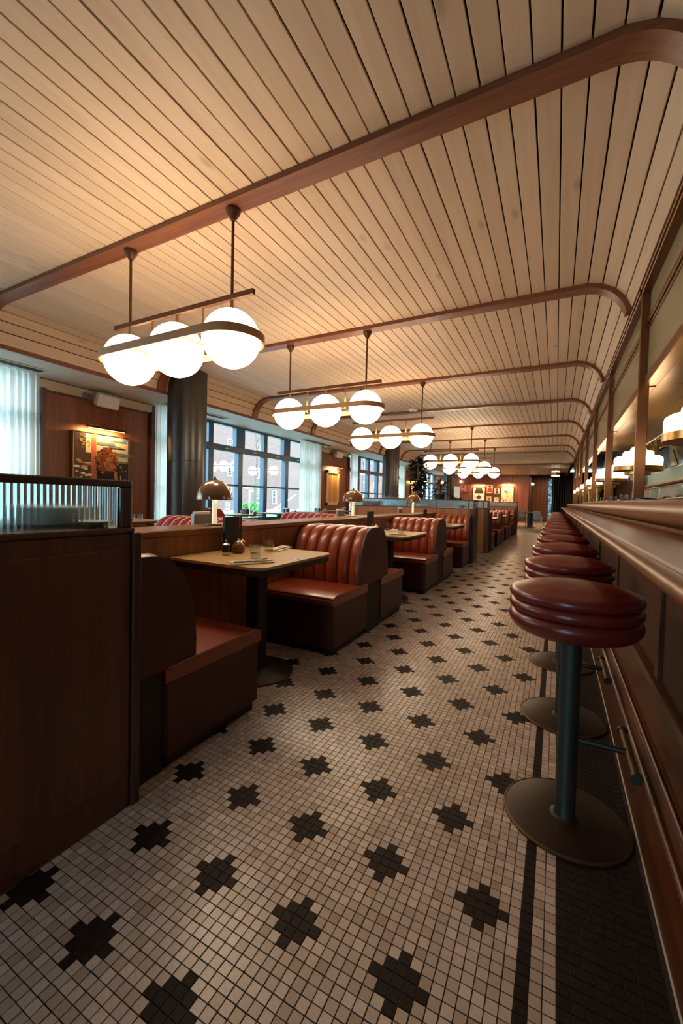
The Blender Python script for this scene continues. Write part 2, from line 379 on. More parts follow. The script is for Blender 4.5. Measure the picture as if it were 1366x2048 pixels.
for k, nm in ((0, 'white_tile_single'), (1, 'black_tile_single')):
    for q in range(3):
        tm[k, q] = MB().add(tile_geo(0, 0, 0, R.uniform(-.0002, .0002), R.uniform(-.0002, .0002)), TF).mesh('tile', nm, False)
vs, fs, mi = [], [], []
for i, j in cells:
    x, y = LX + i * TP, LY + j * TP; bk = is_black(i, j)
    x += R.uniform(-.0004, .0004); y += R.uniform(-.0004, .0004)
    if (i, j) in near:
        link('tile', tm[int(bk), R.randrange(3)], fl, (x, y, 0), (0, 0, R.uniform(-.012, .012)))
    else:
        o = len(vs); vs += tile_geo(x, y, R.uniform(-.0002, .0002), R.uniform(-.0002, .0002), R.uniform(-.0002, .0002)); fs += [tuple(a + o for a in q) for q in TF]; mi += [int(bk)] * 5
me = bpy.data.meshes.new('tile_field'); me.from_pydata(vs, [], fs); me.materials.append(M['white_tile']); me.materials.append(M['black_tile']); me.polygons.foreach_set('material_index', mi); me.update()
tag(link('tile_field', me, fl), kind='stuff')
tag(MB().box(0.28, 0.289, -3, 19, -0.001, 0.004).obj('trim_1', ['white']), 'thin pale sealant line along the foot of the bar', 'trim', kind='structure')

# ------------------------------------------------------------------ ceiling vault
XL, XR, CR, ZP = -5.35, 0.15, 0.40, 3.19           # flat part from XL to XR, cove radius, plank underside
ZC = ZP - CR
ceil = tag(MB().box(-7.0, 3.4, -3.4, 31, 3.42, 3.6).obj('ceiling', ['gap']), 'vaulted ceiling of pale whitewashed boards with curved edges', 'ceiling', kind='structure')
def arc_pts(r, x0, side, a0, a1, n): return [(x0 + side * r * math.sin(a0 + (a1 - a0) * k / n), ZC + r * math.cos(a0 + (a1 - a0) * k / n)) for k in range(n + 1)]
AR = math.radians(76)                              # right cove stops at the top of the bar screen
def vault_profile(r, full=True): return arc_pts(r, XL, -1, PI / 2, 0, 14) + arc_pts(r, XR, 1, 0, AR, 12)
outer, inner = vault_profile(CR + 0.035), vault_profile(CR + 0.022)
MB().prism(inner + outer[::-1], 'Y', -3.3, 18.0).obj('backing', ['gap'], ceil)
PITCH = 0.12; PW = 0.111; PT = 0.016
slots = []                                         # (x, z, tilt)
x = 0.069 + PITCH / 2
xs = [0.069 - PITCH / 2 - PITCH * k for k in range(-1, 60)]
for x in xs:
    if XL < x - 0.03 and x + 0.03 < XR + 0.02: slots.append((x, ZP + PT / 2, 0.0, PW))
xl = min(s[0] for s in slots); xr = max(s[0] for s in slots)
rr = CR + PT / 2
for side, edge, x0, amax in ((-1, xl, XL, PI / 2), (1, xr, XR, AR)):
    s0 = abs(edge - x0) if (edge - x0) * side < 0 else -abs(edge - x0)
    arc = PITCH - s0
    while arc + PW / 2 <= amax * CR:
        a = arc / CR
        slots.append((x0 + side * rr * math.sin(a), ZC + rr * math.cos(a), side * a, PW)); arc += PITCH
    s_e = arc - PW / 2; wl_ = amax * CR - s_e
    if wl_ > .012: a = (s_e + wl_ / 2) / CR; slots.append((x0 + side * rr * math.sin(a), ZC + rr * math.cos(a), side * a, wl_))
def plank_mesh(L, W=PW): return MB().rbox(-W / 2, W / 2, -L / 2, L / 2, -PT / 2, PT / 2, 0.002).mesh('plank', 'plank', False)
bays = [(-3.2, BEAM0 - BEAM_W / 2 + .01)] + [(BEAM0 + k * MODULE + BEAM_W / 2 - .01, BEAM0 + (k + 1) * MODULE - BEAM_W / 2 + .01) for k in range(6)] + [(BEAM0 + 6 * MODULE + BEAM_W / 2 - .01, 17.93)]
pm = {}; cnt = 0; rest = MB()
for bi, (ya, yb) in enumerate(bays):
    L = round(yb - ya, 3)
    for (x, z, t, wd) in slots:
        if (L, wd) not in pm: pm[L, wd] = plank_mesh(L, wd)
        dz = R.uniform(-.0012, .0012)
        if cnt < 300: link('plank', pm[L, wd], ceil, (x, (ya + yb) / 2, z + dz), (0, t, R.uniform(-.0006, .0006))); cnt += 1
        else:
            mt = Matrix.Translation((x, (ya + yb) / 2, z + dz)) @ Matrix.Rotation(t, 4, 'Y')
            o = MB().box(-wd / 2, wd / 2, -L / 2, L / 2, -PT / 2, PT / 2); rest.add([mt @ Vector(v) for v in o.v], o.f)
# end cove: boards across, rounded corners
EY0, EY1 = 17.99, 19.1; EB = CR
def endring(s):
    a = s * PI / 2; z = ZC + EB * math.cos(a); k = math.sin(a); pts = []
    for q in range(9): ph = PI - q * PI / 16; pts.append((XL + CR * k * math.cos(ph), EY0 + (EY1 - EY0) * k * math.sin(ph), z))
    for q in range(9): ph = PI / 2 - q * PI / 16; pts.append((XR + CR * k * math.cos(ph), EY0 + (EY1 - EY0) * k * math.sin(ph), z))
    return pts
NB = 8
for q in range(NB):
    a, b = endring((q + 0.04) / NB), endring((q + 0.96) / NB); n = len(a)
    rest.add(a + b, [(i, i + 1, n + i + 1, n + i) for i in range(n - 1)])
tag(rest.obj('plank_field', ['plank'], ceil, smooth=False), kind='stuff')
g = MB(); a_ = [endring(k / 10) for k in range(11)]
for k in range(10):
    n = len(a_[0]); g.add([(x, y + .02, z + .02) for x, y, z in a_[k]] + [(x, y + .02, z + .02) for x, y, z in a_[k + 1]], [(i, i + 1, n + i + 1, n + i) for i in range(n - 1)])
g.obj('end_backing', ['gap'], ceil)
# ribs
def rib_mesh(wd, dep=0.04):
    a, b = vault_profile(CR - dep), vault_profile(CR + 0.02); return MB().prism(a + b[::-1], 'Y', -wd / 2, wd / 2).mesh('trim_2', 'rib', True, 25)
rm = rib_mesh(BEAM_W)
for k in range(8):
    y = BEAM0 + k * MODULE if k < 7 else 17.97
    tag(link('trim_2' if k == 0 else 'trim_%d' % (k + 2), rm, None, (0, y, 0)), 'dark wood arched ceiling rib, %s from the camera' % ORD[k], 'ceiling rib', 'ribs across the vaulted ceiling', 'structure')
tr = MB(); tr.box(-5.765, -5.735, -3.2, EY0, 2.765, 2.815); tr.tube([(p[0] * 1.0, p[1], p[2] - .005) for p in endring(1.0)], 0.028, 6)
tag(tr.obj('trim_10', ['rib']), 'dark wood bead along the bottom edge of the curved ceiling', 'trim', kind='structure')
# soffits
tag(MB().box(-7.0, -5.75, -3.4, 31, 2.80, 2.9).obj('ceiling', ['plaster']), 'pale plaster soffit strip above the windows', 'ceiling', kind='structure')
lc = tag(MB().box(-5.75, 0.6, 19.1, 31, 2.86, 3.0).obj('ceiling', ['gap']), 'lower boarded ceiling beyond the vault at the far end', 'ceiling', kind='structure')
pl2 = MB().rbox(-PW / 2, PW / 2, -3.5, 3.5, -PT / 2, PT / 2, .002).mesh('plank', 'plank', False)
for k in range(52): link('plank', pl2, lc, (-5.7 + k * PITCH, 22.65, 2.815))
tag(MB().box(-5.8, .6, 19.08, 19.14, 2.76, 2.83).obj('trim_11', ['rib']), 'dark wood strip where the vault ends', 'trim', kind='structure')
# vents
vt = thing('air_vent', 'slotted air vent in the plaster soffit at the left edge', 'vent', (-6.38, 2.4, 2.797))
MB().rbox(-.09, .09, -.78, .78, -.012, .0, .003).obj('frame', ['plaster'], vt)
for k in range(5): MB().box(-.07 + k * .03, -.055 + k * .03, -.74, .74, -.016, -.011).obj('slot', ['black'], vt)
dup(vt, (-6.38, 5.95, 2.797), label='slotted air vent in the soffit beside the nearest dark column')
dup(vt, (-6.38, 10.6, 2.797), label='slotted air vent in the soffit above the long curtain past the first window')
sd = thing('smoke_detector', 'round white smoke detector on the ceiling behind the second chandelier', 'smoke detector', (-2.94, 9.0, 3.175))
MB().lathe([(.10, .012), (.10, -.01), (.085, -.03), (0, -.036)], n=24).obj('body', ['white'], sd); MB().lathe([(.03, -.034), (.028, -.045), (0, -.047)], n=16).obj('sensor', ['grey_metal'], sd)

# ------------------------------------------------------------------ walls
WX = -6.78
wl = MB()
for y0, y1 in ((3.25, 5.2), (11.2, 13.4), (19.4, 22.6), (29.8, 31)): wl.box(-7.05, WX, y0, y1, 0, 3.2)
wl.box(-7.05, WX, -3.4, 31, 0, 0.55); wl.box(-7.05, WX, -3.4, 31, 2.79, 3.3)
tag(wl.obj('wall_left', ['cream_wall'], smooth=False), 'cream window wall with wide openings', 'wall', kind='structure')
tag(MB().box(3.2, 3.4, -3.4, 31, 0, 3.5).obj('wall_right', ['kitchen_wall']), 'back wall of the open kitchen behind the bar', 'wall', kind='structure')
wb = MB().box(-7.05, -1.6, -3.5, -3.2, 0, 3.5).box(-.7, 3.4, -3.5, -3.2, 0, 3.5).box(-1.6, -.7, -3.5, -3.2, 2.2, 3.5)
tag(wb.obj('wall_back', ['panel_wood'], smooth=False), 'wood entrance wall behind the camera', 'wall', kind='structure')
wf = tag(MB().box(-7.05, -1.42, 26.25, 26.5, 0, 3.2).obj('wall_far', ['gap']), 'far wall clad in red brown wood boards', 'wall', kind='structure')
for k in range(18): MB().rbox(-7.0 + k * .31, -7.0 + k * .31 + .304, 26.2, 26.255, 0.0, 2.82, .004).obj('board', ['panel_wood'], wf)
wr = tag(MB().box(-1.42, 3.4, 30.0, 30.2, 0, 3.2).box(-1.5, -1.42, 26.25, 30.2, 0, 3.2).obj('wall_recess', ['gap'], smooth=False), 'red wood wall of the recess at the far end', 'wall', kind='structure')
for k in range(4): MB().rbox(-1.42 + k * .235, -1.42 + k * .235 + .23, 29.94, 29.99, 0, 2.86, .004).obj('board', ['panel_wood'], wr)

# windows
def window(name, y0, y1, label, cols):
    t = thing(name, label, 'window', (WX - 0.08, 0, 0), kind='structure')
    f = MB(); f.box(-.05, .06, y0 - .02, y0 + .09, .55, 2.79); f.box(-.05, .06, y1 - .09, y1 + .02, .55, 2.79); f.box(-.06, .07, y0, y1, 2.745, 2.79); f.box(-.06, .09, y0, y1, .52, .60)
    f.obj('frame', ['window_frame'], t, smooth=False)
    tr = MB(); tr.rbox(-.05, .075, y0, y1, 2.16, 2.30, .006); tr.obj('transom', ['window_frame'], t)
    MB().rbox(-.04, .05, y0, y1, 1.365, 1.41, .005).obj('glazing_bar', ['window_frame'], t)
    edges = [y0] + list(cols) + [y1]
    for k, y in enumerate(cols):
        wd = .15 if k % 2 == 0 else .07
        MB().rbox(-.06, .08, y - wd, y + wd, 2.3, 2.75, .008).obj('mullion', ['window_frame'], t)
        MB().rbox(-.06, .085, y - .075, y + .075, .58, 2.16, .008).obj('mullion', ['window_frame'], t)
    for k in range(len(edges) - 1):
        a, b = edges[k], edges[k + 1]
        for z0, z1 in ((.58, 1.38), (1.39, 2.2), (2.25, 2.76)):
            MB().box(-.004, .004, a, b, z0, z1).obj('pane', ['glass'], t, smooth=False)
        hd = MB().tube([(.08, (a + b) / 2 - .07, 2.225), (.12, (a + b) / 2 - .06, 2.225), (.12, (a + b) / 2 + .06, 2.225), (.08, (a + b) / 2 + .07, 2.225)], .012, 8); hd.obj('handle', ['steel'], t)
    return t
window('window_1', -2.6, 3.22, 'tall window behind the long curtain at the left edge', [-1.6, -.63, .34, 1.3, 2.26])
window('window_2', 5.2, 11.2, 'wide dark framed window just past the nearest dark column', [5.74, 6.70, 7.66, 8.62, 9.58, 10.54])
window('window_3', 13.4, 19.4, 'second wide dark framed window, before the second dark column', [14.36, 15.3, 16.26, 17.2, 18.16])
window('window_4', 22.6, 29.8, 'third window far down the room behind the potted plants', [23.5, 24.5, 25.5, 26.4])
g4 = thing('door_2', 'narrow glazed entrance door behind the camera', 'door', (0, -3.35, 0), kind='structure')
f = MB()
for x in (-1.6, -.76): f.box(x, x + .06, -.05, .05, 0, 2.7)
f.box(-1.6, -.7, -.05, .05, 2.14, 2.2).box(-1.6, -.7, -.05, .05, 0, .08); f.obj('frame', ['window_frame'], g4, smooth=False)
MB().box(-1.56, -.74, -.004, .004, .06, 2.16).obj('pane', ['glass'], g4, smooth=False)
d5 = thing('door_1', 'narrow glazed door opening beside the dark curtain at the far end', 'door', (-.36, 29.94, 0), kind='structure')
MB().box(-.14, -.11, -.03, .03, 0, 2.85).box(.16, .19, -.03, .03, 0, 2.85).box(-.14, .19, -.03, .03, 2.78, 2.85).obj('frame', ['window_frame'], d5, smooth=False)
s = NT('street_view'); tc = s.n('ShaderNodeTexCoord'); sx = s.n('ShaderNodeSeparateXYZ'); s.l(tc.outputs['Object'], sx.inputs[0])
no = s.n('ShaderNodeTexNoise'); no.inputs['Scale'].default_value = 7; s.l(tc.outputs['Object'], no.inputs['Vector'])
cr = s.n('ShaderNodeValToRGB'); cr.color_ramp.elements[0].color = col4('#12313a'); cr.color_ramp.elements[0].position = .35; cr.color_ramp.elements[1].color = col4('#8fd0e6'); cr.color_ramp.elements[1].position = .7
s.l(no.outputs['Fac'], cr.inputs[0]); s.l(cr.outputs[0], s.b.inputs['Emission Color']); s.b.inputs['Emission Strength'].default_value = .7; s.b.inputs['Base Color'].default_value = (.02, .02, .02, 1)
MB().box(-.12, .17, .035, .05, 0, 2.8).obj('lit_pane', [s.m], d5, smooth=False)

# curtains
def curtain(y0, y1, label, x=WX + 0.14, z0=.05, z1=2.79, mat='curtain', folds=.085, name='curtain', dep=.035):
    n = int((y1 - y0) / folds) * 8; ph = [R.uniform(-.5, .5) for _ in range(40)]
    def fn(u, v):
        y = y0 + (y1 - y0) * u; q = (y - y0) / folds * 2 * PI
        return (x + dep * math.sin(q + .7 * math.sin(q * .23 + ph[3])) * (.75 + .3 * math.sin(q * .31 + ph[1])), y + .006 * math.sin(q * 2 + v * 3), z0 + (z1 - z0) * v)
    return one(MB().grid(fn, n, 3), name, mat, label, 'curtain', group=None)
curtain(1.2, 3.24, 'sheer white curtain at the left edge beside the painted panel')
curtain(5.16, 5.75, 'narrow sheer white curtain beside the nearest dark column')
curtain(10.02, 11.22, 'sheer white curtain between the nearest window and the second wood panel')
curtain(13.36, 13.95, 'narrow sheer white curtain past the second wood panel')
curtain(18.6, 19.4, 'sheer white curtain behind the second dark column')
curtain(26.8, 27.8, 'pale curtain at the far end of the window wall')

# wood panels on the window wall
def wall_panel(y0, y1, label):
    t = thing('wall_panel', label, 'wall panel', (WX, (y0 + y1) / 2, 0)); w2 = (y1 - y0) / 2
    nb = 3
    for k in range(nb): a = -w2 + .06 + k * (2 * w2 - .12) / nb; MB().rbox(.0, .045, a, a + (2 * w2 - .12) / nb - .002, .0, 2.60, .002).obj('board', ['panel_wood'], t)
    for q in (-w2, w2 - .06): MB().rbox(.0, .13, q, q + .06, 0, 2.64, .004).obj('edge_post', ['dark_wood'], t)
    MB().rbox(.0, .06, -w2 + .06, w2 - .06, 2.60, 2.635, .003).obj('top_rail', ['dark_wood'], t)
    return t
wall_panel(3.28, 5.16, 'red brown wood wall panel behind the picture of the curly haired woman')
wall_panel(11.28, 13.32, 'red brown wood wall panel holding the tall pale framed picture')
wall_panel(19.5, 22.4, 'red brown wood wall panel behind the leafy plant past the second column')

# pictures: (flat prints in frames)
def frame(t, w_, h, wd, mat, dep=.05):
    f = MB(); f.rbox(0, dep, -w_ / 2, w_ / 2, -h / 2, -h / 2 + wd, .002).rbox(0, dep, -w_ / 2, w_ / 2, h / 2 - wd, h / 2, .002).rbox(0, dep, -w_ / 2, -w_ / 2 + wd, -h / 2, h / 2, .002).rbox(0, dep, w_ / 2 - wd, w_ / 2, -h / 2, h / 2, .002)
    f.obj('frame', [mat], t)
class Flat:
    def __init__(s, t, x): s.t = t; s.x = x; s.d = {}
    def poly(s, mat, pts):
        m = s.d.setdefault(mat, MB()); s.x += .00025
        m.add([(s.x, p[0], p[1]) for p in pts], [tuple(range(len(pts)))]); return s
    def ell(s, mat, cy, cz, a, b, n=20): return s.poly(mat, [(cy + a * math.cos(2 * PI * k / n), cz + b * math.sin(2 * PI * k / n)) for k in range(n)])
    def rect(s, mat, y0, y1, z0, z1): return s.poly(mat, [(y0, z0), (y1, z0), (y1, z1), (y0, z1)])
    def done(s):
        a = MB(); ms = list(s.d)
        for k, m in enumerate(ms): a.cur = k; a.add(s.d[m].v, s.d[m].f)
        a.obj('print', ms, s.t, smooth=False)
for nm, c in dict(ink_sky='#5f7076', ink_cloud='#b9ac90', ink_dusk='#2a2620', ink_cream='#d5c7a6', ink_blush='#b05b3c', ink_hair='#8f4a22', ink_hair_light='#c97b3c', ink_skin='#c07c58', ink_dark='#17120f', ink_gold='#b98a3e', ink_red='#b3291f', ink_white='#ddd4c4', ink_brown='#4a2a18', ink_leaf='#6f7a3a', ink_green='#3f5a4a', ink_pink='#c9837a').items(): M[nm] = plain(nm, c, .45, var=.18, scale=14)
p1 = thing('framed_picture', 'large framed picture of a curly haired woman holding a camera', 'picture', (WX + .05, 4.18, 1.62))
MB().rbox(0, .075, -.47, .47, -.47, .47, .003).obj('canvas', ['dark_wood'], p1); frame(p1, .95, .95, .014, 'brass', .085)
F = Flat(p1, .0755); F.rect('ink_sky', -.45, .45, -.45, .45)
F.rect('ink_cloud', -.16, .45, .05, .40)
for k in range(16): F.ell(R.choice(['ink_sky', 'ink_dusk', 'ink_sky']), R.uniform(-.08, .42), R.uniform(.08, .42), R.uniform(.04, .16), R.uniform(.008, .025), 14)
F.rect('ink_dusk', -.16, .45, -.45, .02); F.rect('ink_brown', -.45, -.19, -.45, .45)
F.rect('ink_cream', -.28, -.19, .15, .45); F.rect('ink_blush', -.19, -.105, -.45, .45); F.rect('ink_gold', -.115, -.105, -.45, .45)
for k in range(18): F.ell(R.choice(['ink_leaf', 'ink_gold']), R.uniform(-.36, -.2), R.uniform(.22, .42), .02, .012, 7)
for k in range(34): F.ell(R.choice(['ink_cream', 'ink_blush', 'ink_brown', 'ink_white', 'ink_gold']), R.uniform(-.43, -.21), R.uniform(-.44, .03), R.uniform(.02, .06), R.uniform(.008, .022), 9)
F.poly('ink_gold', [(.0, -.45), (.24, -.45), (.26, -.3), (.2, .0), (.1, .0)]); F.poly('ink_dark', [(-.1, -.45), (.22, -.45), (.18, -.12), (.06, -.05), (-.06, -.12)])
F.ell('ink_hair', .06, .03, .18, .21)
for k in range(70): a = R.uniform(0, 2 * PI); rr_ = R.uniform(.6, 1.05); F.ell(R.choice(['ink_hair', 'ink_hair_light', 'ink_hair', 'ink_brown']), .06 + .18 * rr_ * math.cos(a), .02 + .23 * rr_ * math.sin(a), R.uniform(.012, .035), R.uniform(.01, .025), 8)
F.ell('ink_skin', .09, -.01, .085, .115); F.ell('ink_blush', .06, -.04, .03, .03); F.ell('ink_dark', .06, .02, .018, .008); F.ell('ink_dark', .125, .02, .018, .008); F.ell('ink_red', .09, -.075, .025, .009); F.poly('ink_blush', [(.085, .01), (.1, .01), (.105, -.035), (.083, -.035)])
for k in range(24): F.ell(R.choice(['ink_hair', 'ink_hair_light']), R.choice([-.04, .0, .17, .2]) + R.uniform(-.03, .03), R.uniform(-.2, .1), .022, .03, 8)
F.rect('ink_dark', .03, .17, -.24, -.13); F.ell('ink_brown', .1, -.185, .045, .045); F.ell('ink_dark', .1, -.185, .03, .03); F.rect('ink_white', .05, .16, -.45, -.27)
for k in range(7): F.ell(R.choice(['ink_cream', 'ink_gold']), R.uniform(.24, .42), R.uniform(-.12, -.02), .008, .008, 8)
F.rect('ink_red', .25, .42, -.42, -.33); F.ell('ink_blush', .37, -.30, .05, .05); F.ell('ink_gold', .37, -.3, .025, .03); F.rect('ink_white', .28, .295, -.33, -.2); F.done()
def picture_light(loc, label, w_=.66, rz=0, power=14):
    t = thing('picture_light', label, 'picture light', loc, rz)
    MB().tube([(.17, -w_ / 2, 0), (.17, w_ / 2, 0)], .017, 10).obj('lamp_tube', ['bronze'], t)
    MB().box(.160, .18, -w_ / 2 + .03, w_ / 2 - .03, -.0195, -.0165).obj('lit_strip', ['strip'], t, smooth=False)
    for q in (-w_ * .3, 0.0, w_ * .3): MB().tube([(.02, q, .06), (.10, q, .075), (.17, q, .012)], .006, 6).obj('arm', ['bronze'], t)
    MB().rbox(0, .02, -w_ * .36, w_ * .36, .035, .085, .004).obj('back_plate', ['brass'], t)
    o = lamp('picture_lamp', 'AREA', (.13, 0, -.03), power, (1.0, .56, .22), w_ * .9, .05, (0, math.radians(28), 0)); o.parent = t; o.data.shape = 'RECTANGLE'; o.data.size = .05; o.data.size_y = w_ * .9
    return t
picture_light((WX + .045, 4.2, 2.175), 'bronze picture light over the picture of the curly haired woman')
p2 = thing('framed_picture', 'tall picture in a wide cream frame on the second wood panel', 'picture', (WX + .05, 12.13, 1.49)); frame(p2, .86, 1.15, .085, 'cream_wall', .05)
MB().box(0, .02, -.36, .36, -.50, .50).obj('print', ['ink_gold'], p2); F = Flat(p2, .021)
for k in range(9): F.rect(R.choice(['ink_brown', 'ink_cream', 'ink_gold', 'ink_hair_light']), -.33 + k * .072, -.33 + k * .072 + R.uniform(.02, .055), -.47, .47)
F.done(); picture_light((WX + .045, 12.3, 2.2), 'bronze picture light over the tall cream framed picture', .6)
p3 = thing('framed_picture', 'dark framed picture on the third wood panel behind the plant', 'picture', (WX + .05, 20.9, 1.5)); frame(p3, .8, 1.0, .05, 'dark_wood'); MB().box(0, .02, -.37, .37, -.47, .47).obj('print', ['ink_cloud'], p3)
F = Flat(p3, .021)
for k in range(12): F.ell(R.choice(['ink_brown', 'ink_sky', 'ink_cream']), R.uniform(-.3, .3), R.uniform(-.4, .4), .08, .05)
F.done(); picture_light((WX + .045, 20.9, 2.15), 'bronze picture light on the third wood panel behind the plant', .6)
def speaker(y, label):
    t = thing('wall_speaker', label, 'speaker', (WX, y, 2.67))
    MB().rbox(.0, .035, -.27, -.19, -.04, .06, .01).obj('bracket', ['grey_metal'], t); MB().tube([(.03, -.23, .01), (.12, -.22, .01), (.13, -.12, 0)], .018, 8).obj('bracket_arm', ['grey_metal'], t)
    m = Matrix.Translation((.17, 0.02, -.03)) @ Matrix.Rotation(math.radians(20), 4, 'Y') @ Matrix.Rotation(math.radians(-12), 4, 'Z')
    b = MB().rbox(-.10, .08, -.19, .19, -.115, .115, .035); b.v = [tuple(m @ Vector(v)) for v in b.v]; b.obj('cabinet', ['speaker'], t)
    b = MB().rbox(.078, .09, -.165, .165, -.095, .095, .012); b.v = [tuple(m @ Vector(v)) for v in b.v]; b.obj('grille', ['white'], t)
    return t
speaker(4.2, 'white wall speaker above the picture of the curly haired woman'); speaker(12.3, 'white wall speaker above the second wood panel'); speaker(20.9, 'white wall speaker above the third wood panel')
sc_ = thing('security_camera', 'small round white camera under the soffit beside the long curtain', 'security camera', (-6.55, 11.35, 2.80)); MB().lathe([(.05, 0), (.05, -.03), (.04, -.06), (0, -.075)], n=16).obj('housing', ['white'], sc_); blob(MB(), (0, 0, -.06), .028, 10, 6).obj('lens', ['black'], sc_)

# columns
def column(y, label):
    t = thing('column', label, 'column', (-5.6, y, 0), kind='structure'); r = .315; n = 64; ph = R.uniform(0, 2)
    MB().lathe([(r, 0), (r, 1.68), (r - .006, 1.683), (r - .006, 1.687), (r, 1.69), (r, 3.25)], n=n).obj('leather_wrap', ['column'], t)
    MB().lathe([(r + .015, 0), (r + .015, .12), (r, .13)], n=48).obj('base_ring', ['bronze'], t)
    for k in range(4): a = k * PI / 2 + .6; MB().tube([(r * math.cos(a), r * math.sin(a), .13), (r * math.cos(a), r * math.sin(a), 3.2)], .004, 6).obj('seam', ['column'], t)
column(4.98, 'dark leather wrapped round column nearest the camera, under the first chandelier')
column(14.66, 'second dark round column, between the windows and the third chandelier')
column(24.2, 'third dark round column, far down the room by the back wall')

# ------------------------------------------------------------------ booth row
PX = -1.32                                          # aisle face of stations
BXC, BXH = -1.689, 0.327                            # bench centre and half width
def bench_path():
    return [(.30, .42), (.302, .50), (.295, .60), (.275, .70), (.235, .785), (.18, .845), (.11, .876), (.05, .880), (.002, .880)]
def make_bench(half, nch, leather, side, pipe, label, group=None, detail=True):
    t = thing('booth_bench', label, 'bench', (0, 0, 0), 0, group)
    MB().rbox(-half + .02, half - .02, .16, .715, 0, .05, .004).obj('plinth', ['black'], t)
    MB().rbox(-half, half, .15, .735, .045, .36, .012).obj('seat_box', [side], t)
    sp = [(.15, .36), (.742, .36), (.752, .375), (.752, .395), (.735, .418), (.70, .428), (.5, .434), (.3, .43), (.15, .42)]
    MB().prism(sp, 'X', -half, half).obj('seat', [leather], t)
    MB().tube([(-half, .16, .42), (-half, .30, .425), (-half, .70, .43), (-half, .742, .413), (half, .742, .413), (half, .70, .43), (half, .30, .425), (half, .16, .42)], .006, 6).obj('piping', [pipe], t)
    pts = bench_path(); wch = 2 * half / nch
    core = [(y - .012 if y > .03 else y, z - .012) for y, z in pts]
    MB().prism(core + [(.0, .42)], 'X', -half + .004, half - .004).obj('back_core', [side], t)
    e = [(y + .004 if y > .01 else y, z + .004) for y, z in pts] + [(.0, .425), (.296, .425)]
    MB().rbox(-half + .012, half - .012, .0, .148, 0, .422, .003).obj('back_plinth', ['black'], t)
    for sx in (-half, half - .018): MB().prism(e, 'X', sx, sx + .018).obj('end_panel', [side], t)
    prof = [(wch / 2 * .985 * math.cos(a), .030 * math.sin(a)) for a in [PI * k / 9 for k in range(10)]] + [(-wch / 2 * .985, -.02), (wch / 2 * .985, -.02)]
    dense = []
    for (a, b) in zip(pts[:-1], pts[1:]): dense += [a, ((a[0] + b[0]) / 2, (a[1] + b[1]) / 2)]
    dense.append(pts[-1])
    ch = MB().sweep([(0, y, z) for y, z in dense], prof, up=(1, 0, 0)) if False else None
    m = MB(); n = len(dense); k = len(prof)
    for i, (y, z) in enumerate(dense):
        a = dense[max(0, i - 1)]; b = dense[min(n - 1, i + 1)]; ty, tz = b[0] - a[0], b[1] - a[1]; L = math.hypot(ty, tz); ny, nz = tz / L, -ty / L
        en = min(1, i / 2.0 + .2)
        for (px_, q) in prof: m.v.append((px_, y - .018 * ny + ny * q * en, z - .018 * nz + nz * q * en))
    for i in range(n - 1):
        for j in range(k): j2 = (j + 1) % k; m.f.append((i * k + j, i * k + j2, (i + 1) * k + j2, (i + 1) * k + j)); m.mi.append(0)
    m.f += [tuple(range(k)), tuple((n - 1) * k + j for j in range(k))[::-1]]; m.mi += [0, 0]
    cm = m.mesh('channel', leather, True, 50)
    for q in range(nch): link('channel', cm, t, (-half + (q + .5) * wch, 0, 0))
    if pipe == 'white_piping':
        pm_ = MB().tube([(0, y + .002, z + .004) for y, z in pts], .007, 6).mesh('channel_piping', pipe)
        for q in range(nch + 1): link('channel_piping', pm_, t, (max(-half + .006, min(half - .006, -half + q * wch)), 0, 0))
    return t
BENCH_Y = [(.97, 0), (3.26, PI), (3.26, 0), (5.56, PI), (5.56, 0), (7.78, PI)]
BL = ['channelled red leather bench nearest the camera, against the dark station with ribbed glass', 'red leather bench just behind the nearest table, its channelled back facing the camera',
      'red leather bench back to back with the one behind the nearest table, facing away', 'red leather bench with six channels behind the second table', 'red leather bench facing the third table, its seat end towards the aisle', 'red leather bench against the glass topped station, behind the third table']
b0 = make_bench(BXH, 6, 'red_leather', 'red_leather_shaded', 'piping', BL[0]); b0.location = (BXC, .97, 0)
for k, (y, rz) in enumerate(BENCH_Y[1:]): dup(b0, (BXC, y, 0), rz, BL[k + 1])
# low wall with ledge
lw = thing('booth_divider', 'long low wood wall with a flat oak ledge dividing the booth rows', 'divider', (-2.03, 0, 0))
for k in range(6):
    y0 = .972 + k * 1.135; MB().rbox(-.06, 0, y0, y0 + 1.131, 0, .872, .003).obj('panel', ['oak_z'], lw)
MB().box(-.25, -.06, .972, 7.78, 0, .872).obj('core', ['dark_wood'], lw, smooth=False)
MB().rbox(-.305, .010, .972, 7.78, .872, .912, .006).obj('ledge', ['oak_y'], lw)
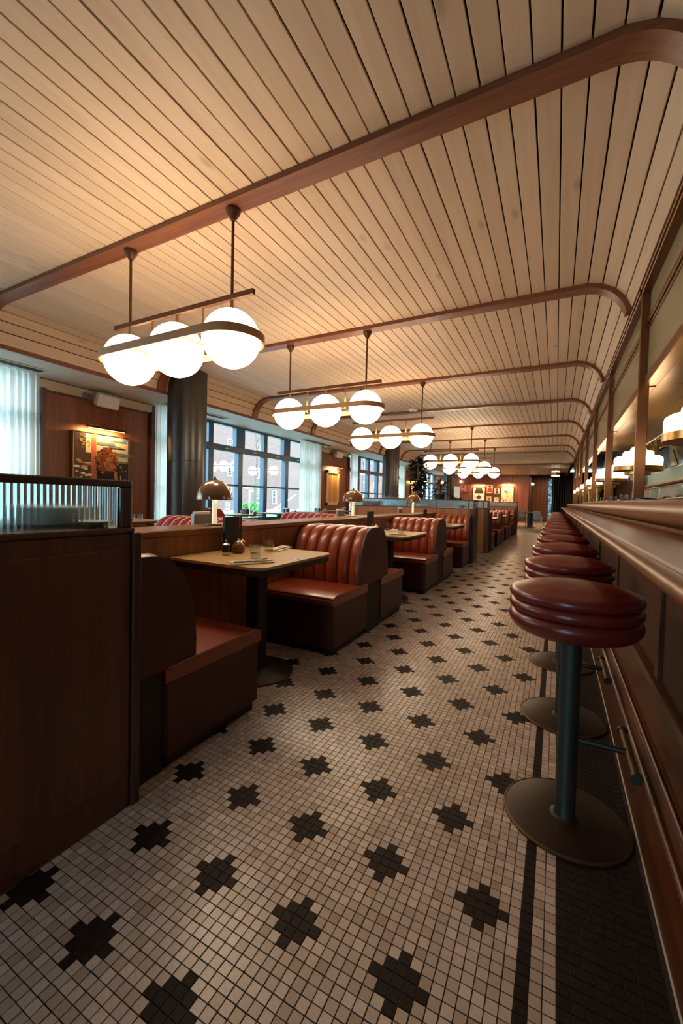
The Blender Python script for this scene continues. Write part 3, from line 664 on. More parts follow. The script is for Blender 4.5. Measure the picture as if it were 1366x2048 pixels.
# station beside the camera
s1 = thing('waiter_station', 'dark wood station at the left edge topped with ribbed glass', 'station', (PX, 0, 0))
MB().rbox(-.72, 0, -1.6, .935, 0, .985, .005).obj('cabinet', ['station_wood'], s1); MB().rbox(-.72, 0.006, -1.6, .945, .985, 1.003, .004).obj('counter_top', ['station_wood'], s1)
for k in range(3): MB().rbox(0, .006, -1.57 + k * .83, -.76 + k * .83, .12, .93, .004).obj('front_panel', ['station_wood'], s1)
MB().rbox(-.72, .012, .935, .968, 0, .985, .004).obj('end_post', ['dark_wood'], s1)
MB().rbox(-.030, .004, -1.6, .935, 1.143, 1.167, .004).obj('top_rail', ['dark_wood'], s1); MB().rbox(-.034, .004, .895, .935, 1.003, 1.143, .004).obj('upright', ['dark_wood'], s1)
RIB = .0165
def ribbed(length, h, thick=.008, amp=.0022, pitch=RIB):
    n = int(length / pitch * 6); m = MB()
    f_pts = [(i * length / n, amp * abs(math.sin(PI * (i * length / n) / pitch))) for i in range(n + 1)]
    m.v = [(amp_, y, z) for (y, amp_) in f_pts for z in (0, h)] + [(-thick, y, z) for (y, _) in f_pts for z in (0, h)]
    o = 2 * (n + 1)
    for i in range(n):
        a = 2 * i; m.f += [(a, a + 2, a + 3, a + 1), (o + a + 1, o + a + 3, o + a + 2, o + a), (a + 1, a + 3, o + a + 3, o + a + 1), (a, o + a, o + a + 2, a + 2)]
    m.f += [(0, 1, o + 1, o), (2 * n, o + 2 * n, o + 2 * n + 1, 2 * n + 1)]; m.mi = [0] * len(m.f); return m
for k in range(3): ribbed(.83, .142).obj('ribbed_pane', ['ribbed_glass'], s1, (-.012, -1.595 + k * .83, 1.002), smooth=True, angle=50)
# plates stacked behind the ribbed glass
plm = [MB().lathe([(0, .0), (.07, .0), (.124, .0095), (.128, .012), (.128, .017), (.124, .0185), (.075, .007), (0, .006)], n=40).mesh('plate', 'plate')]
for k in range(6):
    tag(link('plate', plm[0], None, (-1.575, .80, 1.0035 + k * .0100)), 'white dinner plate behind the ribbed glass of the near station, %s from the bottom' % ORD[k], 'plate', 'plates behind the ribbed glass')
tray = thing('dish', 'small steel dish with a white rim behind the ribbed glass, beside the plate stack', 'dish', (-1.395, .845, 1.0035)); MB().lathe([(0, .004), (.040, .004), (.047, .018), (.049, .018), (.042, 0), (0, 0)], n=30).obj('bowl', ['steel'], tray); MB().lathe([(.045, .018), (.051, .018), (.051, .022), (.045, .022)], n=30).obj('rim', ['white'], tray)
# tables
def make_table(label, x0=-2.028, x1=-1.335, hw=.392, group=None):
    xc = (x0 + x1) / 2; t = thing('booth_table', label, 'table', (xc, 0, 0), 0, group); hx = (x1 - x0) / 2; r = .085; pts = []
    for cx, cy, a0, rr_ in ((hx - r, hw - r, 0, r), (-hx + .02, hw - .02, PI / 2, .02), (-hx + .02, -hw + .02, PI, .02), (hx - r, -hw + r, 1.5 * PI, r)):
        for k in range(7): a = a0 + k * PI / 12; pts.append((cx + rr_ * math.cos(a), cy + rr_ * math.sin(a)))
    MB().prism(pts, 'Z', .735, .75).obj('tabletop', ['table_wood'], t, angle=30)
    MB().prism([(p[0] * .99, p[1] * .992) for p in pts], 'Z', .70, .7355).obj('apron', ['table_edge'], t, angle=30)
    MB().rbox(-.05, .05, -.05, .05, .02, .70, .006).obj('pedestal', ['black'], t)
    MB().lathe([(0, .03), (.07, .028), (.2, .012), (.235, .008), (.24, 0), (0, 0)], n=40).obj('base', ['black'], t)
    MB().lathe([(.236, .009), (.242, .005), (.242, 0)], n=40, cap=False).obj('base_ring', ['bronze'], t)
    return t
TY = [2.07, 4.40, 6.68]
TL = ['nearest booth table with rounded corners, set with two water glasses', 'second booth table, behind the nearest bench back', 'third booth table, in front of the glass topped station']
t0 = make_table(TL[0]); t0.location.y = TY[0]
for k in (1, 2): dup(t0, (t0.location.x, TY[k], 0), None, TL[k])
# glassware etc
def glass(loc, label, h=.088, r=.036, water=.5, group=None, printed=True):
    t = thing('water_glass', label, 'glass', loc, R.uniform(0, 1), group); rb = r * .86
    MB().lathe([(0, .0), (rb - .003, 0), (rb, .004), (r, h), (r - .0022, h), (rb - .0022, .012), (0, .011)], n=28, cap=False).obj('tumbler', ['drink_glass'], t)
    if water: MB().lathe([(0, .0112), (rb - .003, .0124), (rb - .003 + (r - rb) * water, h * water), (0, h * water)], n=28, cap=False).obj('water', ['water'], t)
    if printed:
        m = MB()
        for k in range(9):
            a = k * .11 - .5; rr_ = rb + (r - rb) * .52 + .0004
            m.add([(rr_ * math.cos(a + .0), rr_ * math.sin(a), h * .5), (rr_ * math.cos(a + .07), rr_ * math.sin(a + .07), h * .5), (rr_ * math.cos(a + .07), rr_ * math.sin(a + .07), h * .5 + .006), (rr_ * math.cos(a), rr_ * math.sin(a), h * .5 + .006)], [(0, 1, 2, 3)])
        o = m.obj('printed_line', ['black'], t, rot=(0, 0, -2.2), smooth=False)
        mk = MB()
        for k in range(8):
            a = 2 * PI * k / 8; mk.box(rb * math.cos(a) - .0008, rb * math.cos(a) + .0008, rb * math.sin(a) - .0008, rb * math.sin(a) + .0008, .003, .0125)
    return t
def cutlery(x, y, z, ang, label_n, label_f, label_k):
    n = thing('napkin', label_n, 'napkin', (x, y, z), ang); MB().rbox(-.045, .045, -.12, .12, 0, .008, .003).obj('folded_cloth', ['cloth'], n); MB().rbox(-.043, .02, -.119, .119, .008, .0125, .002).obj('top_fold', ['cloth'], n)
    f = thing('fork', label_f, 'fork', (x, y, z + .0128), ang + .12)
    MB().sweep([(-.008, -.10, .003), (-.008, -.03, .006), (-.008, .03, .004), (-.008, .045, .002)], [(-.005, 0), (0, .0022), (.005, 0), (0, -.0014)]).obj('handle', ['steel'], f)
    MB().rbox(-.019, .003, .044, .07, .001, .0035, .001).obj('neck', ['steel'], f)
    for q in range(4): MB().tube([(-.0175 + q * .0064, .069, .0025), (-.0175 + q * .0064, .09, .003), (-.0175 + q * .0064, .105, .006)], .0015, 5).obj('tine', ['steel'], f)
    k = thing('knife', label_k, 'knife', (x, y, z + .0128), ang - .06)
    MB().rbox(.018, .028, -.11, -.01, .0, .005, .002).obj('handle', ['steel'], k); MB().prism([(.018, -.01), (.030, -.01), (.031, .07), (.024, .105), (.018, .108)], 'Z', .001, .003).obj('blade', ['steel'], k)
def table_set(ty, where, gl, full=True):
    z = .7502
    for k, (gx, gy) in enumerate(gl): glass((gx, gy, z), '%s half full water glass on the %s' % (('left hand', 'right hand')[k] if full else ('front', 'rear')[k], where))
    cutlery(-1.50, ty - .27, z, -.5 if full else -.3, 'folded pale napkin at the aisle corner of the %s' % where, 'steel fork lying on the front napkin of the %s' % where, 'steel knife lying on the front napkin of the %s' % where)
    cutlery(-1.74, ty + .33, z, .25, 'folded pale napkin at the far end of the %s' % where, 'steel fork lying on the far napkin of the %s' % where, 'steel knife lying on the far napkin of the %s' % where)
    m = thing('menu', 'black upright menu with a brown corner strap standing on the %s' % where, 'menu', (-1.935, ty + .045, z), .04)
    MB().rbox(-.012, .012, -.085, .085, 0, .235, .003).obj('cover', ['black'], m); MB().rbox(-.013, .0135, .05, .068, .15, .236, .001).obj('strap', ['pot_wood'], m); MB().rbox(-.008, .008, -.083, .083, .004, .232, .002).obj('pages', ['white'], m); MB().lathe([(0, .0005), (.006, .0005), (.006, 0)], (0, 0, 0), 10).obj('stud', ['brass'], m, (.0125, -.06, .10), (0, PI / 2, 0))
    p = thing('pepper_mill', 'small black pepper mill with silver cap on the %s' % where, 'pepper mill', (-1.83, ty - .125, z))
    MB().lathe([(0, 0), (.022, 0), (.022, .018), (.0225, .02)], n=20).obj('steel_foot', ['steel'], p); MB().lathe([(.024, .02), (.025, .03), (.024, .058), (.02, .062)], n=20).obj('body', ['black'], p); MB().lathe([(.022, .062), (.022, .068), (.012, .076), (.004, .079), (.004, .086), (.008, .09), (.005, .096), (0, .097)], n=20).obj('cap', ['steel'], p)
    q = thing('honey_pot', 'round brown wooden pot with a silver lid on the %s' % where, 'pot', (-1.845, ty + .005, z)); MB().lathe([(0, 0), (.03, 0), (.042, .018), (.044, .034), (.036, .056), (.028, .062), (0, .062)], n=24).obj('body', ['pot_wood'], q); MB().lathe([(.028, .062), (.024, .072), (.012, .08), (.005, .083), (.007, .09), (0, .094)], n=20).obj('lid', ['steel'], q)
    s_ = thing('salt_cellar', 'small salt cellar with copper cap on the %s' % where, 'salt cellar', (-1.885, ty + .085, z)); MB().lathe([(0, 0), (.018, 0), (.021, .02), (.018, .06), (0, .06)], n=18).obj('body', ['pot_wood'], s_); MB().lathe([(.02, .06), (.021, .066), (.01, .076), (.004, .08), (.006, .086), (0, .09)], n=18).obj('cap', ['brass'], s_)
table_set(TY[0], 'nearest booth table', [(-1.545, 1.885), (-1.72, 2.235)])
table_set(TY[1], 'second booth table', [(-1.50, 4.28), (-1.80, 4.66)])
table_set(TY[2], 'third booth table', [(-1.55, 6.55), (-1.80, 6.9)], False)
cdx = thing('card', 'small white card with blue marks near the aisle edge of the nearest booth table', 'card', (-1.375, 2.09, .7503), .25)
MB().rbox(-.022, .022, -.04, .04, 0, .0012, .0004).obj('paper', ['white'], cdx)
m = MB()
for a, b in (((-.012, -.03), (.012, -.02)), ((-.012, -.012), (.012, -.008)), ((-.012, -.002), (-.004, .01)), ((.004, .0), (.012, .012)), ((-.008, .018), (.01, .028))): m.box(a[0], b[0], a[1], b[1], .0012, .0016)
m.obj('blue_print', ['blue'], cdx, smooth=False)
# mushroom lamps on the ledge
def table_lamp(y, label):
    t = thing('mushroom_lamp', label, 'lamp', (-2.175, y, .912))
    MB().lathe([(0, 0), (.06, 0), (.062, .004), (.06, .009), (.02, .011), (0, .011)], n=32).obj('base', ['brass'], t)
    MB().lathe([(.0175, .01), (.0175, .225)], n=20).obj('stem', ['stem_glow'], t)
    pr = [(.126 * math.cos(a), .185 + .142 * math.sin(a)) for a in [k * PI / 2 / 14 for k in range(15)]]
    MB().lathe(pr, n=40, cap=False).obj('shade', ['shade_brown'], t)
    MB().lathe([(r * .972 + (0 if k else 0), z - .003) for k, (r, z) in enumerate(pr)], n=40, cap=False).obj('shade_lining', ['white'], t)
    MB().lathe([(.126, .183), (.1265, .187), (.1225, .187), (.1225, .182)], n=40).obj('shade_rim', ['brass'], t)
    MB().lathe([(.016, .325), (.014, .332), (.006, .336), (.008, .344), (.004, .35), (0, .35)], n=16).obj('finial', ['bronze'], t)
    bo = blob(MB(), (0, 0, .245), .024, 12, 8).obj('bulb', ['bulb'], t)
    o = lamp('lamp_light', 'POINT', (.05, 0, .20), 3.0, (1, .66, .3), .03); o.parent = t
    return t
table_lamp(2.19, 'brown mushroom lamp on the oak ledge above the nearest table'); table_lamp(4.46, 'second brown mushroom lamp along the oak ledge'); table_lamp(6.80, 'third brown mushroom lamp on the oak ledge, beside the glass topped station')

# glass topped stations across the row
def cross_station(x0, x1, y0, y1, label, mulls, name='waiter_station'):
    t = thing(name, label, 'station', (0, y0, 0)); d = y1 - y0
    MB().rbox(x0, x1 - .03, 0, d, 0, .99, .005).obj('cabinet', ['oak_z'], t); MB().rbox(x0, x1, 0.0, d, .985, 1.004, .004).obj('counter_top', ['dark_wood'], t)
    n = int((x1 - x0) / .6)
    for k in range(n): a = x0 + .01 + k * (x1 - x0 - .1) / n; MB().rbox(a, a + (x1 - x0 - .1) / n - .006, -.006, 0, .02, .975, .003).obj('front_panel', ['oak_z'], t)
    MB().rbox(x1 - .085, x1, -.012, d, 0, .99, .004).obj('end_post', ['dark_wood'], t)
    for q in (-.006, d - .02): MB().rbox(x0, x1, q, q + .026, 1.146, 1.166, .003).obj('top_rail', ['dark_wood'], t)
    MB().rbox(x1 - .026, x1, 0, d, 1.146, 1.166, .003).obj('end_rail', ['dark_wood'], t)
    for q in list(mulls) + [x0, x1 - .022]:
        MB().rbox(q, q + .016, -.004, .016, 1.003, 1.146, .002).obj('upright', ['bronze'], t)
    e = sorted([x0] + list(mulls) + [x1 - .02])
    for a, b in zip(e[:-1], e[1:]):
        if b - a > .05: ribbed(b - a - .018, .142).obj('ribbed_pane', ['ribbed_glass'], t, (a + .017, .004, 1.003), (0, 0, -PI / 2), angle=50)
    MB().box(x1 - .014, x1 - .006, .02, d - .02, 1.003, 1.146).obj('end_pane', ['glass'], t, smooth=False)
    return t
cross_station(-3.85, -1.32, 7.80, 8.20, 'glass topped wood station across the end of the three near booths', [-2.62, -2.03, -1.44])
cross_station(-3.85, -1.32, 9.52, 9.76, 'second glass topped wood station, across the gap from the first', [-2.62, -2.03, -1.44])
cross_station(-3.2, -1.22, 15.92, 16.14, 'low glass topped partition at the far end of the booth rows', [-2.6, -1.9])
for k in range(6): tag(link('plate', plm[0], None, (-2.75, 7.99, 1.0045 + k * .0100)), 'white plate in the left stack on the far station, %s from the bottom' % ORD[k], 'plate', 'plates on the far station')
for k in range(5): tag(link('plate', plm[0], None, (-2.38, 8.0, 1.0045 + k * .0100)), 'white plate in the second stack on the far station, %s from the bottom' % ORD[k], 'plate', 'plates on the far station')
bx = thing('serving_tray', 'brown lidded box on the left end of the far station', 'box', (-3.45, 8.0, 1.0045)); MB().rbox(-.18, .18, -.1, .1, 0, .09, .008).obj('body', ['pot_wood'], bx); MB().rbox(-.185, .185, -.105, .105, .09, .105, .004).obj('lid', ['speaker'], bx)
bt = thing('sauce_bottle', 'red sauce bottle behind the glass of the far station', 'bottle', (-1.83, 8.0, 1.0045)); MB().lathe([(0, 0), (.03, 0), (.03, .07), (.012, .1), (.011, .115), (0, .115)], n=18).obj('body', ['red'], bt); MB().lathe([(.013, .115), (.011, .13), (0, .132)], n=14).obj('cap', ['white'], bt)
bw = thing('bowl_stack', 'grey bowl on the far station beside the red sauce bottle', 'bowl', (-1.6, 8.0, 1.0045)); MB().lathe([(0, 0), (.04, 0), (.09, .05), (.087, .052), (.038, .006), (0, .006)], n=26).obj('bowl', ['grey_metal'], bw)
gm = thing('glass_rack', 'tray of upturned glasses on top of the far station rail', 'tray', (-3.05, 8.01, 1.167)); MB().rbox(-.2, .2, -.07, .07, 0, .012, .004).obj('tray', ['steel'], gm)
for k in range(7): MB().lathe([(.024, .012), (.02, .05), (0, .052)], (-.17 + k * .056, 0, 0), 14).obj('glass', ['drink_glass'], gm)

# far booths beyond the second station
FB = [(9.78, 0), (11.83, PI), (11.83, 0), (13.88, PI), (13.88, 0), (15.9, PI)]
for k, (y, rz) in enumerate(FB):
    dup(b0, (-1.62, y, 0), rz, 'red leather bench in the far booth row, %s beyond the second glass topped station' % ORD[k])
for k, y in enumerate((10.8, 12.85, 14.89)):
    dup(t0, (-1.62, y, 0), None, '%s small booth table in the far row beyond the second station' % ORD[k].capitalize())
lw2 = thing('booth_divider', 'low wood wall behind the far booth row', 'divider', (-1.985, 9.765, 0)); MB().rbox(-.25, 0, 0, 6.13, 0, .875, .004).obj('panel', ['oak_z'], lw2); MB().rbox(-.28, .01, 0, 6.13, .875, .912, .005).obj('ledge', ['oak_y'], lw2)
for k, y in enumerate((10.75, 12.8, 14.85)): glass((-1.52, y, .7502), 'water glass on the %s small table of the far booth row' % ORD[k], water=.4, printed=False)
oc = thing('menu_box', 'orange menu box on the far booth ledge', 'box', (-2.05, 10.4, .9125)); MB().rbox(-.06, .06, -.05, .05, 0, .21, .004).obj('box', ['orange'], oc); MB().rbox(-.05, .05, -.04, .04, .21, .25, .002).obj('cards', ['white'], oc)

# rear booths (window side of the divider)
rb = make_bench(.76, 13, 'rear_leather', 'rear_leather', 'white_piping', 'red piped bench of the window side booths, nearest the camera'); rb.location = (-3.11, .97, 0)
for k, (y, rz) in enumerate(BENCH_Y[1:5]): dup(rb, (-3.11, y, 0), rz, 'red white piped bench behind the oak ledge, %s of the window side row' % ORD[k + 1])
for k in range(3):
    t = dup(t0, (-2.36 - .35, TY[k], 0), PI, '%s window side booth table, behind the oak ledge' % ORD[k].capitalize())
    m = thing('menu_stand', 'grey menu stand behind the oak ledge, %s along' % ORD[k], 'menu stand', (-2.46, TY[k] + .27, .7502))
    MB().rbox(-.02, .02, -.09, .09, 0, .23, .004).obj('holder', ['grey_metal'], m); MB().rbox(-.014, .014, -.08, .08, .2, .245, .002).obj('cards', ['white'], m)
# window tables
wt0 = thing('window_table', 'dark table by the window just past the nearest dark column', 'table', (-6.05, 6.75, 0))
MB().rbox(-.42, .42, -.36, .36, .72, .75, .008).obj('tabletop', ['table_edge'], wt0); MB().rbox(-.41, .41, -.35, .35, .748, .752, .003).obj('inlay', ['table_wood'], wt0); MB().rbox(-.04, .04, -.04, .04, .02, .72, .004).obj('pedestal', ['black'], wt0); MB().lathe([(0, .02), (.22, .01), (.22, 0), (0, 0)], n=30).obj('base', ['black'], wt0)
WT = [6.75, 8.25, 9.75, 11.4]
for k, y in enumerate(WT[1:]): dup(wt0, (-6.05, y, 0), None, 'dark table along the window, %s past the nearest dark column' % ORD[k + 1])
wt1 = dup(wt0, (-5.4, 3.75, 0), None, 'dark table in front of the picture of the curly haired woman')
ws0 = make_bench(.40, 6, 'rear_leather', 'rear_leather', 'white_piping', 'low red banquette by the window, beside the nearest window table'); ws0.location = (-6.05, 5.7, 0)
for k in range(5):
    for q in range(2):
        x, y = (-5.75, WT[k] - .18 + .36 * q) if k < 4 else (-5.1, 3.62 + .12 * q)
        glass((x, y, .7525), 'clear glass on the %s' % (('table by the window, %s past the column' % ORD[k]) if k < 4 else 'table before the picture of the curly haired woman') + (', nearer one', ', farther one')[q], water=0, printed=False, h=.095)
    x, y = (-5.72, WT[k] + .02) if k < 4 else (-5.2, 3.9)
    if k < 4:
        m = thing('condiment_box', 'black condiment box on the %s window table' % ORD[k], 'box', (x - .2, y + .1, .7525)); MB().rbox(-.07, .07, -.05, .05, 0, .10, .005).obj('box', ['black'], m); MB().rbox(-.06, .06, -.04, .04, .10, .115, .003).obj('napkins', ['white'], m)
        p = thing('sugar_pot', 'small copper pot on the %s window table' % ORD[k], 'pot', (x + .12, y + .02, .7525)); MB().lathe([(0, 0), (.025, 0), (.04, .03), (.03, .06), (0, .06)], n=18).obj('body', ['pot_wood'], p); MB().lathe([(.03, .06), (.015, .075), (.006, .08), (.006, .09), (0, .092)], n=14).obj('lid', ['steel'], p)
    else:
        p = thing('candle_holder', 'dark round candle holder on the table before the picture of the curly haired woman', 'candle holder', (-5.02, 3.5, .7525)); MB().lathe([(0, 0), (.05, 0), (.06, .03), (.05, .05), (.03, .05), (0, .03)], n=20).obj('body', ['black'], p); MB().lathe([(.03, .05), (.035, .08), (.02, .1), (0, .1)], n=16).obj('cup', ['white'], p)

# plants on the second station
def leafy(loc, h, label, nleaf, L, W, sp):
    t = thing('potted_plant', label, 'plant', loc); MB().lathe([(0, 0), (.10, 0), (.13, .18), (.115, .18), (.1, .15), (0, .15)], n=24).obj('pot', ['black'], t)
    lm = MB(); n = 6
    for i in range(n + 1):
        u = i / n; wd = W * math.sin(PI * min(.98, u * .95 + .05)) ** .8; bend = -.35 * u * u * L
        lm.v += [(L * u, -wd, bend + .02), (L * u, 0, bend), (L * u, wd, bend + .02)]
    for i in range(n): lm.f += [(3 * i, 3 * i + 3, 3 * i + 4, 3 * i + 1), (3 * i + 1, 3 * i + 4, 3 * i + 5, 3 * i + 2)]
    lm.mi = [0] * len(lm.f); le = lm.mesh('leaf', 'leaf')
    for q in range(4):
        a = q * 1.6; MB().tube([(0, 0, .14), (sp * .3 * math.cos(a), sp * .3 * math.sin(a), .14 + h * .5), (sp * .45 * math.cos(a), sp * .45 * math.sin(a), .14 + h * .85)], .012, 6).obj('stem', ['bark'], t)
    for q in range(nleaf):
        u = R.uniform(.12, 1); a = R.uniform(0, 2 * PI); d = sp * .4 * u * R.uniform(.3, 1)
        link('leaf', le, t, (d * math.cos(a), d * math.sin(a), .15 + h * .85 * u), (R.uniform(-.4, .4), R.uniform(-1.1, .35), a + R.uniform(-.5, .5)))
    return t
pb = thing('planter', 'long dark wood planter behind the second glass topped station', 'planter', (-2.98, 9.97, 0)); MB().rbox(-.66, .66, -.17, .17, 0, 1.10, .006).obj('box', ['dark_wood'], pb); MB().rbox(-.67, .67, -.18, .18, 1.10, 1.13, .004).obj('rim', ['dark_wood'], pb)
leafy((-3.05, 9.97, 1.1305), .92, 'tall leafy rubber plant standing behind the second glass topped station', 95, .21, .055, .42)
leafy((-2.52, 9.97, 1.1305), .32, 'spiky low plant beside the rubber plant behind the second station', 22, .27, .016, .16)
leafy((-2.11, 9.98, .9135), .2, 'small bushy plant on the far booth ledge behind the second station', 26, .12, .035, .2)

# ------------------------------------------------------------------ chandeliers
def chandelier(y, label):
    t = thing('globe_chandelier', label, 'chandelier', (-2.66, y, 3.15), 0, None); z0 = -.905; xs = (-.56, 0, .56); r = .203
    for sx in (-.56, .56):
        MB().lathe([(.052, 0), (.052, -.012), (.046, -.03), (.03, -.055), (.018, -.075), (.0, -.08)], (sx, 0, 0), 24).obj('canopy', ['bronze'], t)
        MB().tube([(sx, 0, -.06), (sx, 0, -.70)], .0105, 10).obj('rod', ['bronze'], t)
    MB().rbox(-.76, .76, -.014, .014, -.632, -.592, .002).obj('crossbar', ['bronze'], t)
    for x in xs:
        MB().lathe([(.013, -.62), (.013, -.70), (.03, -.702), (.032, -.712)], (x, 0, 0), 14).obj('stem', ['brass'], t)
        blob(MB(), (x, 0, z0), r, 40, 24).obj('globe', ['globe'], t)
    hw = r + .028; n = 20
    path = [(.56 + hw * math.sin(PI * k / n), -hw * math.cos(PI * k / n), z0) for k in range(n + 1)] + [(-.56 - hw * math.sin(PI * k / n), hw * math.cos(PI * k / n), z0) for k in range(n + 1)]
    MB().sweep(path, [(-.004, -.029), (.004, -.029), (.004, .029), (-.004, .029)], closed=True).obj('ring', ['ring_bronze'], t, angle=50)
    MB().sweep(path, [(-.006, -.027), (-.0042, -.027), (-.0042, .027), (-.006, .027)], closed=True).obj('ring_lining', ['brass'], t, angle=50)
    for x in (-.28, .28):
        MB().tube([(x, 0, -.62), (x, 0, z0)], .0085, 8).obj('hanger', ['brass'], t)
        MB().tube([(x, -hw, z0), (x, hw, z0)], .0085, 8).obj('spreader', ['brass'], t)
    return t
CL = ['three globe bronze chandelier nearest the camera, large at the left', 'second three globe chandelier along the ceiling', 'third three globe chandelier, in front of the second dark column', 'fourth three globe chandelier, past a rib with none', 'fifth three globe chandelier, its globes overlapping its neighbours', 'farthest three globe chandelier, lowest in the cluster']
ch0 = chandelier(BEAM0 + .02, CL[0])
for k, b in enumerate((1, 2, 4, 5, 6)): dup(ch0, (-2.66, BEAM0 + .02 + b * MODULE, 3.15), None, CL[k + 1])

# ------------------------------------------------------------------ bar
bar = thing('bar_counter', 'long wood bar counter with rounded edge and lower ledge along the right', 'bar', (0, 0, 0)); Y0, Y1 = -1.6, 18.3
MB().rbox(.283, .36, Y0, Y1, 0, .232, .006).obj('base_board', ['bar_base'], bar)
MB().sweep([(.292, Y0, .232), (.292, Y1, .232)], circ(.010, 10)).obj('base_bead', ['bar_base'], bar)
MB().prism([(.295, .23), (.36, .23), (.36, .275), (.335, .275), (.310, .262)], 'Y', Y0, Y1).obj('base_moulding', ['bar_base'], bar)
MB().sweep([(.322, Y0, .268), (.322, Y1, .268)], circ(.008, 10)).obj('upper_bead', ['bar_base'], bar)
MB().rbox(.330, .37, Y0, Y1, .30, .485, .004).obj('lower_rail', ['bar_base'], bar)
MB().prism([(.322, .480), (.37, .480), (.37, .512), (.345, .512), (.326, .502)], 'Y', Y0, Y1).obj('chair_rail', ['bar_base'], bar)
POST_Y = [1.81 + 2.33 * k for k in range(-1, 8)]
yy = POST_Y[0] - 1.16; k = 0
while yy < Y1:
    a, b = max(Y0, yy + .045), min(Y1, yy + 1.165 - .045)
    if b > a + .1:
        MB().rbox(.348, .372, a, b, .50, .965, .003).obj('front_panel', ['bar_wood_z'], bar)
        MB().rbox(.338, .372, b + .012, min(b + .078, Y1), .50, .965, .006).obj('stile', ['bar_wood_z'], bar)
    yy += 1.165
MB().box(.372, .9, Y0, Y1, 0, 1.0).obj('carcass', ['dark_wood'], bar, smooth=False)
MB().prism([(.19, .968), (.40, .968), (.40, 1.022), (.30, 1.012), (.205, 1.008)], 'Y', Y0, Y1).obj('lower_ledge', ['bar_wood_y'], bar)
MB().sweep([(.190, Y0, .984), (.190, Y1, .984)], [(.022 * math.cos(a), .0205 * math.sin(a)) for a in [2 * PI * q / 16 for q in range(16)]]).obj('ledge_nosing', ['bar_wood_y'], bar, angle=60)
bn = [(.50, 1.155), (.455, 1.155)] + [(.43 - .055 * math.sin(a) * 1.0, 1.098 + .057 * math.cos(a)) for a in [PI * q / 14 for q in range(15)]] + [(.44, 1.03), (.44, .99), (.50, .99)]
MB().prism(bn, 'Y', Y0, Y1).obj('bullnose', ['bar_wood_y'], bar, angle=40)
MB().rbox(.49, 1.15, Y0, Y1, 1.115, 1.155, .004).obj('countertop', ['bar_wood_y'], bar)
# gantry with glass screens
gan = thing('bar_screen', 'bronze framed glass screen on posts standing on the bar counter', 'screen', (0, 0, 0)); XS = .56
for y in POST_Y: MB().rbox(XS, XS + .075, y - .022, y + .022, 1.1555, 3.0, .004).obj('post', ['post_metal'], gan)
for z0, z1, nm in ((2.882, 2.935, 'top_rail'), (2.852, 2.872, 'top_bead'), (2.60, 2.64, 'mid_rail'), (2.565, 2.585, 'mid_bead'), (2.115, 2.175, 'bottom_rail')):
    for a, b in zip(POST_Y[:-1], POST_Y[1:]): MB().rbox(XS + (-.014 if nm == 'top_rail' else -.004 if nm == 'top_bead' else .04 if 'rail' in nm else .048), XS + .078, a + .022, b - .022, z0, z1, .004).obj(nm, ['post_metal'], gan)
for a, b in zip(POST_Y[:-1], POST_Y[1:]):
    MB().box(XS + .058, XS + .066, a + .022, b - .022, 2.17, 2.57).obj('lower_pane', ['screen_glass'], gan, smooth=False); MB().box(XS + .058, XS + .066, a + .022, b - .022, 2.635, 3.0).obj('upper_pane', ['screen_glass'], gan, smooth=False)
cap_ = tag(MB().box(XS + .09, 3.4, -3.3, 19.1, 3.13, 3.16).box(XS + .09, XS + .12, -3.3, 19.1, 3.10, 3.45).obj('ceiling', ['kitchen_wall'], smooth=False), 'brown ceiling over the open kitchen', 'ceiling', kind='structure')
for k, (a, b) in enumerate(zip(POST_Y[:-1], POST_Y[1:])):
    MB().rbox(XS + .04, XS + .125, a + .024, b - .024, 2.098, 2.114, .002).obj('edge_strip', ['brass_sheet'], gan)
    if a > 7: continue
    for q in range(2):
        x0, x1 = XS + .128 + q * .27, XS + .128 + q * .27 + .268
        MB().grid(lambda u, v: (x0 + (x1 - x0) * u, a + .003 + (b - a - .006) * v, 2.100 + .0016 * math.sin(v * 9 + u * 4 + q * 2 + k)), 6, 24).obj('canopy_panel', ['brass_sheet'], gan)
    MB().rbox(XS + .66, XS + .675, a, b, 2.09, 2.45, .003).obj('canopy_fascia', ['brass_sheet'], gan)
# deco lamps on the counter
def bar_lamp(y, label):
    t = thing('deco_lamp', label, 'lamp', (.75, y, 1.1555), 0); r = .22
    MB().lathe([(0, 0), (.10, 0), (.10, .018), (.085, .03), (.035, .036), (.03, .05)], n=32).obj('foot', ['brass'], t)
    MB().lathe([(.03, .04), (.03, .245)], n=20).obj('stem', ['brass'], t)
    MB().lathe([(.05, .235), (.055, .24), (.055, .275), (.07, .277), (.07, .295), (.115, .297), (.118, .30), (.118, .335), (.05, .337)], n=36).obj('lower_tier', ['brass'], t)
    MB().lathe([(.06, .337), (r - .004, .338), (r, .342), (r, .385), (r - .004, .388), (.06, .388)], n=48).obj('brass_band', ['brass'], t)
    MB().lathe([(0, .386), (r - .008, .388), (r - .006, .455), (r - .012, .478), (r - .03, .490), (r * .64, .496), (r * .62, .505), (r * .61, .530), (r * .57, .543), (r * .34, .549), (r * .33, .556), (r * .30, .578), (r * .2, .594), (0, .60)], n=48).obj('opal_shade', ['bar_shade'], t)
    return t
bl0 = bar_lamp(2.98, 'stepped white deco lamp on the bar, nearest the camera at the right edge')
for k in range(1, 7): dup(bl0, (.75, 2.98 + 2.33 * k, 1.1555), None, 'stepped white deco lamp on the bar, %s from the camera' % ORD[k])
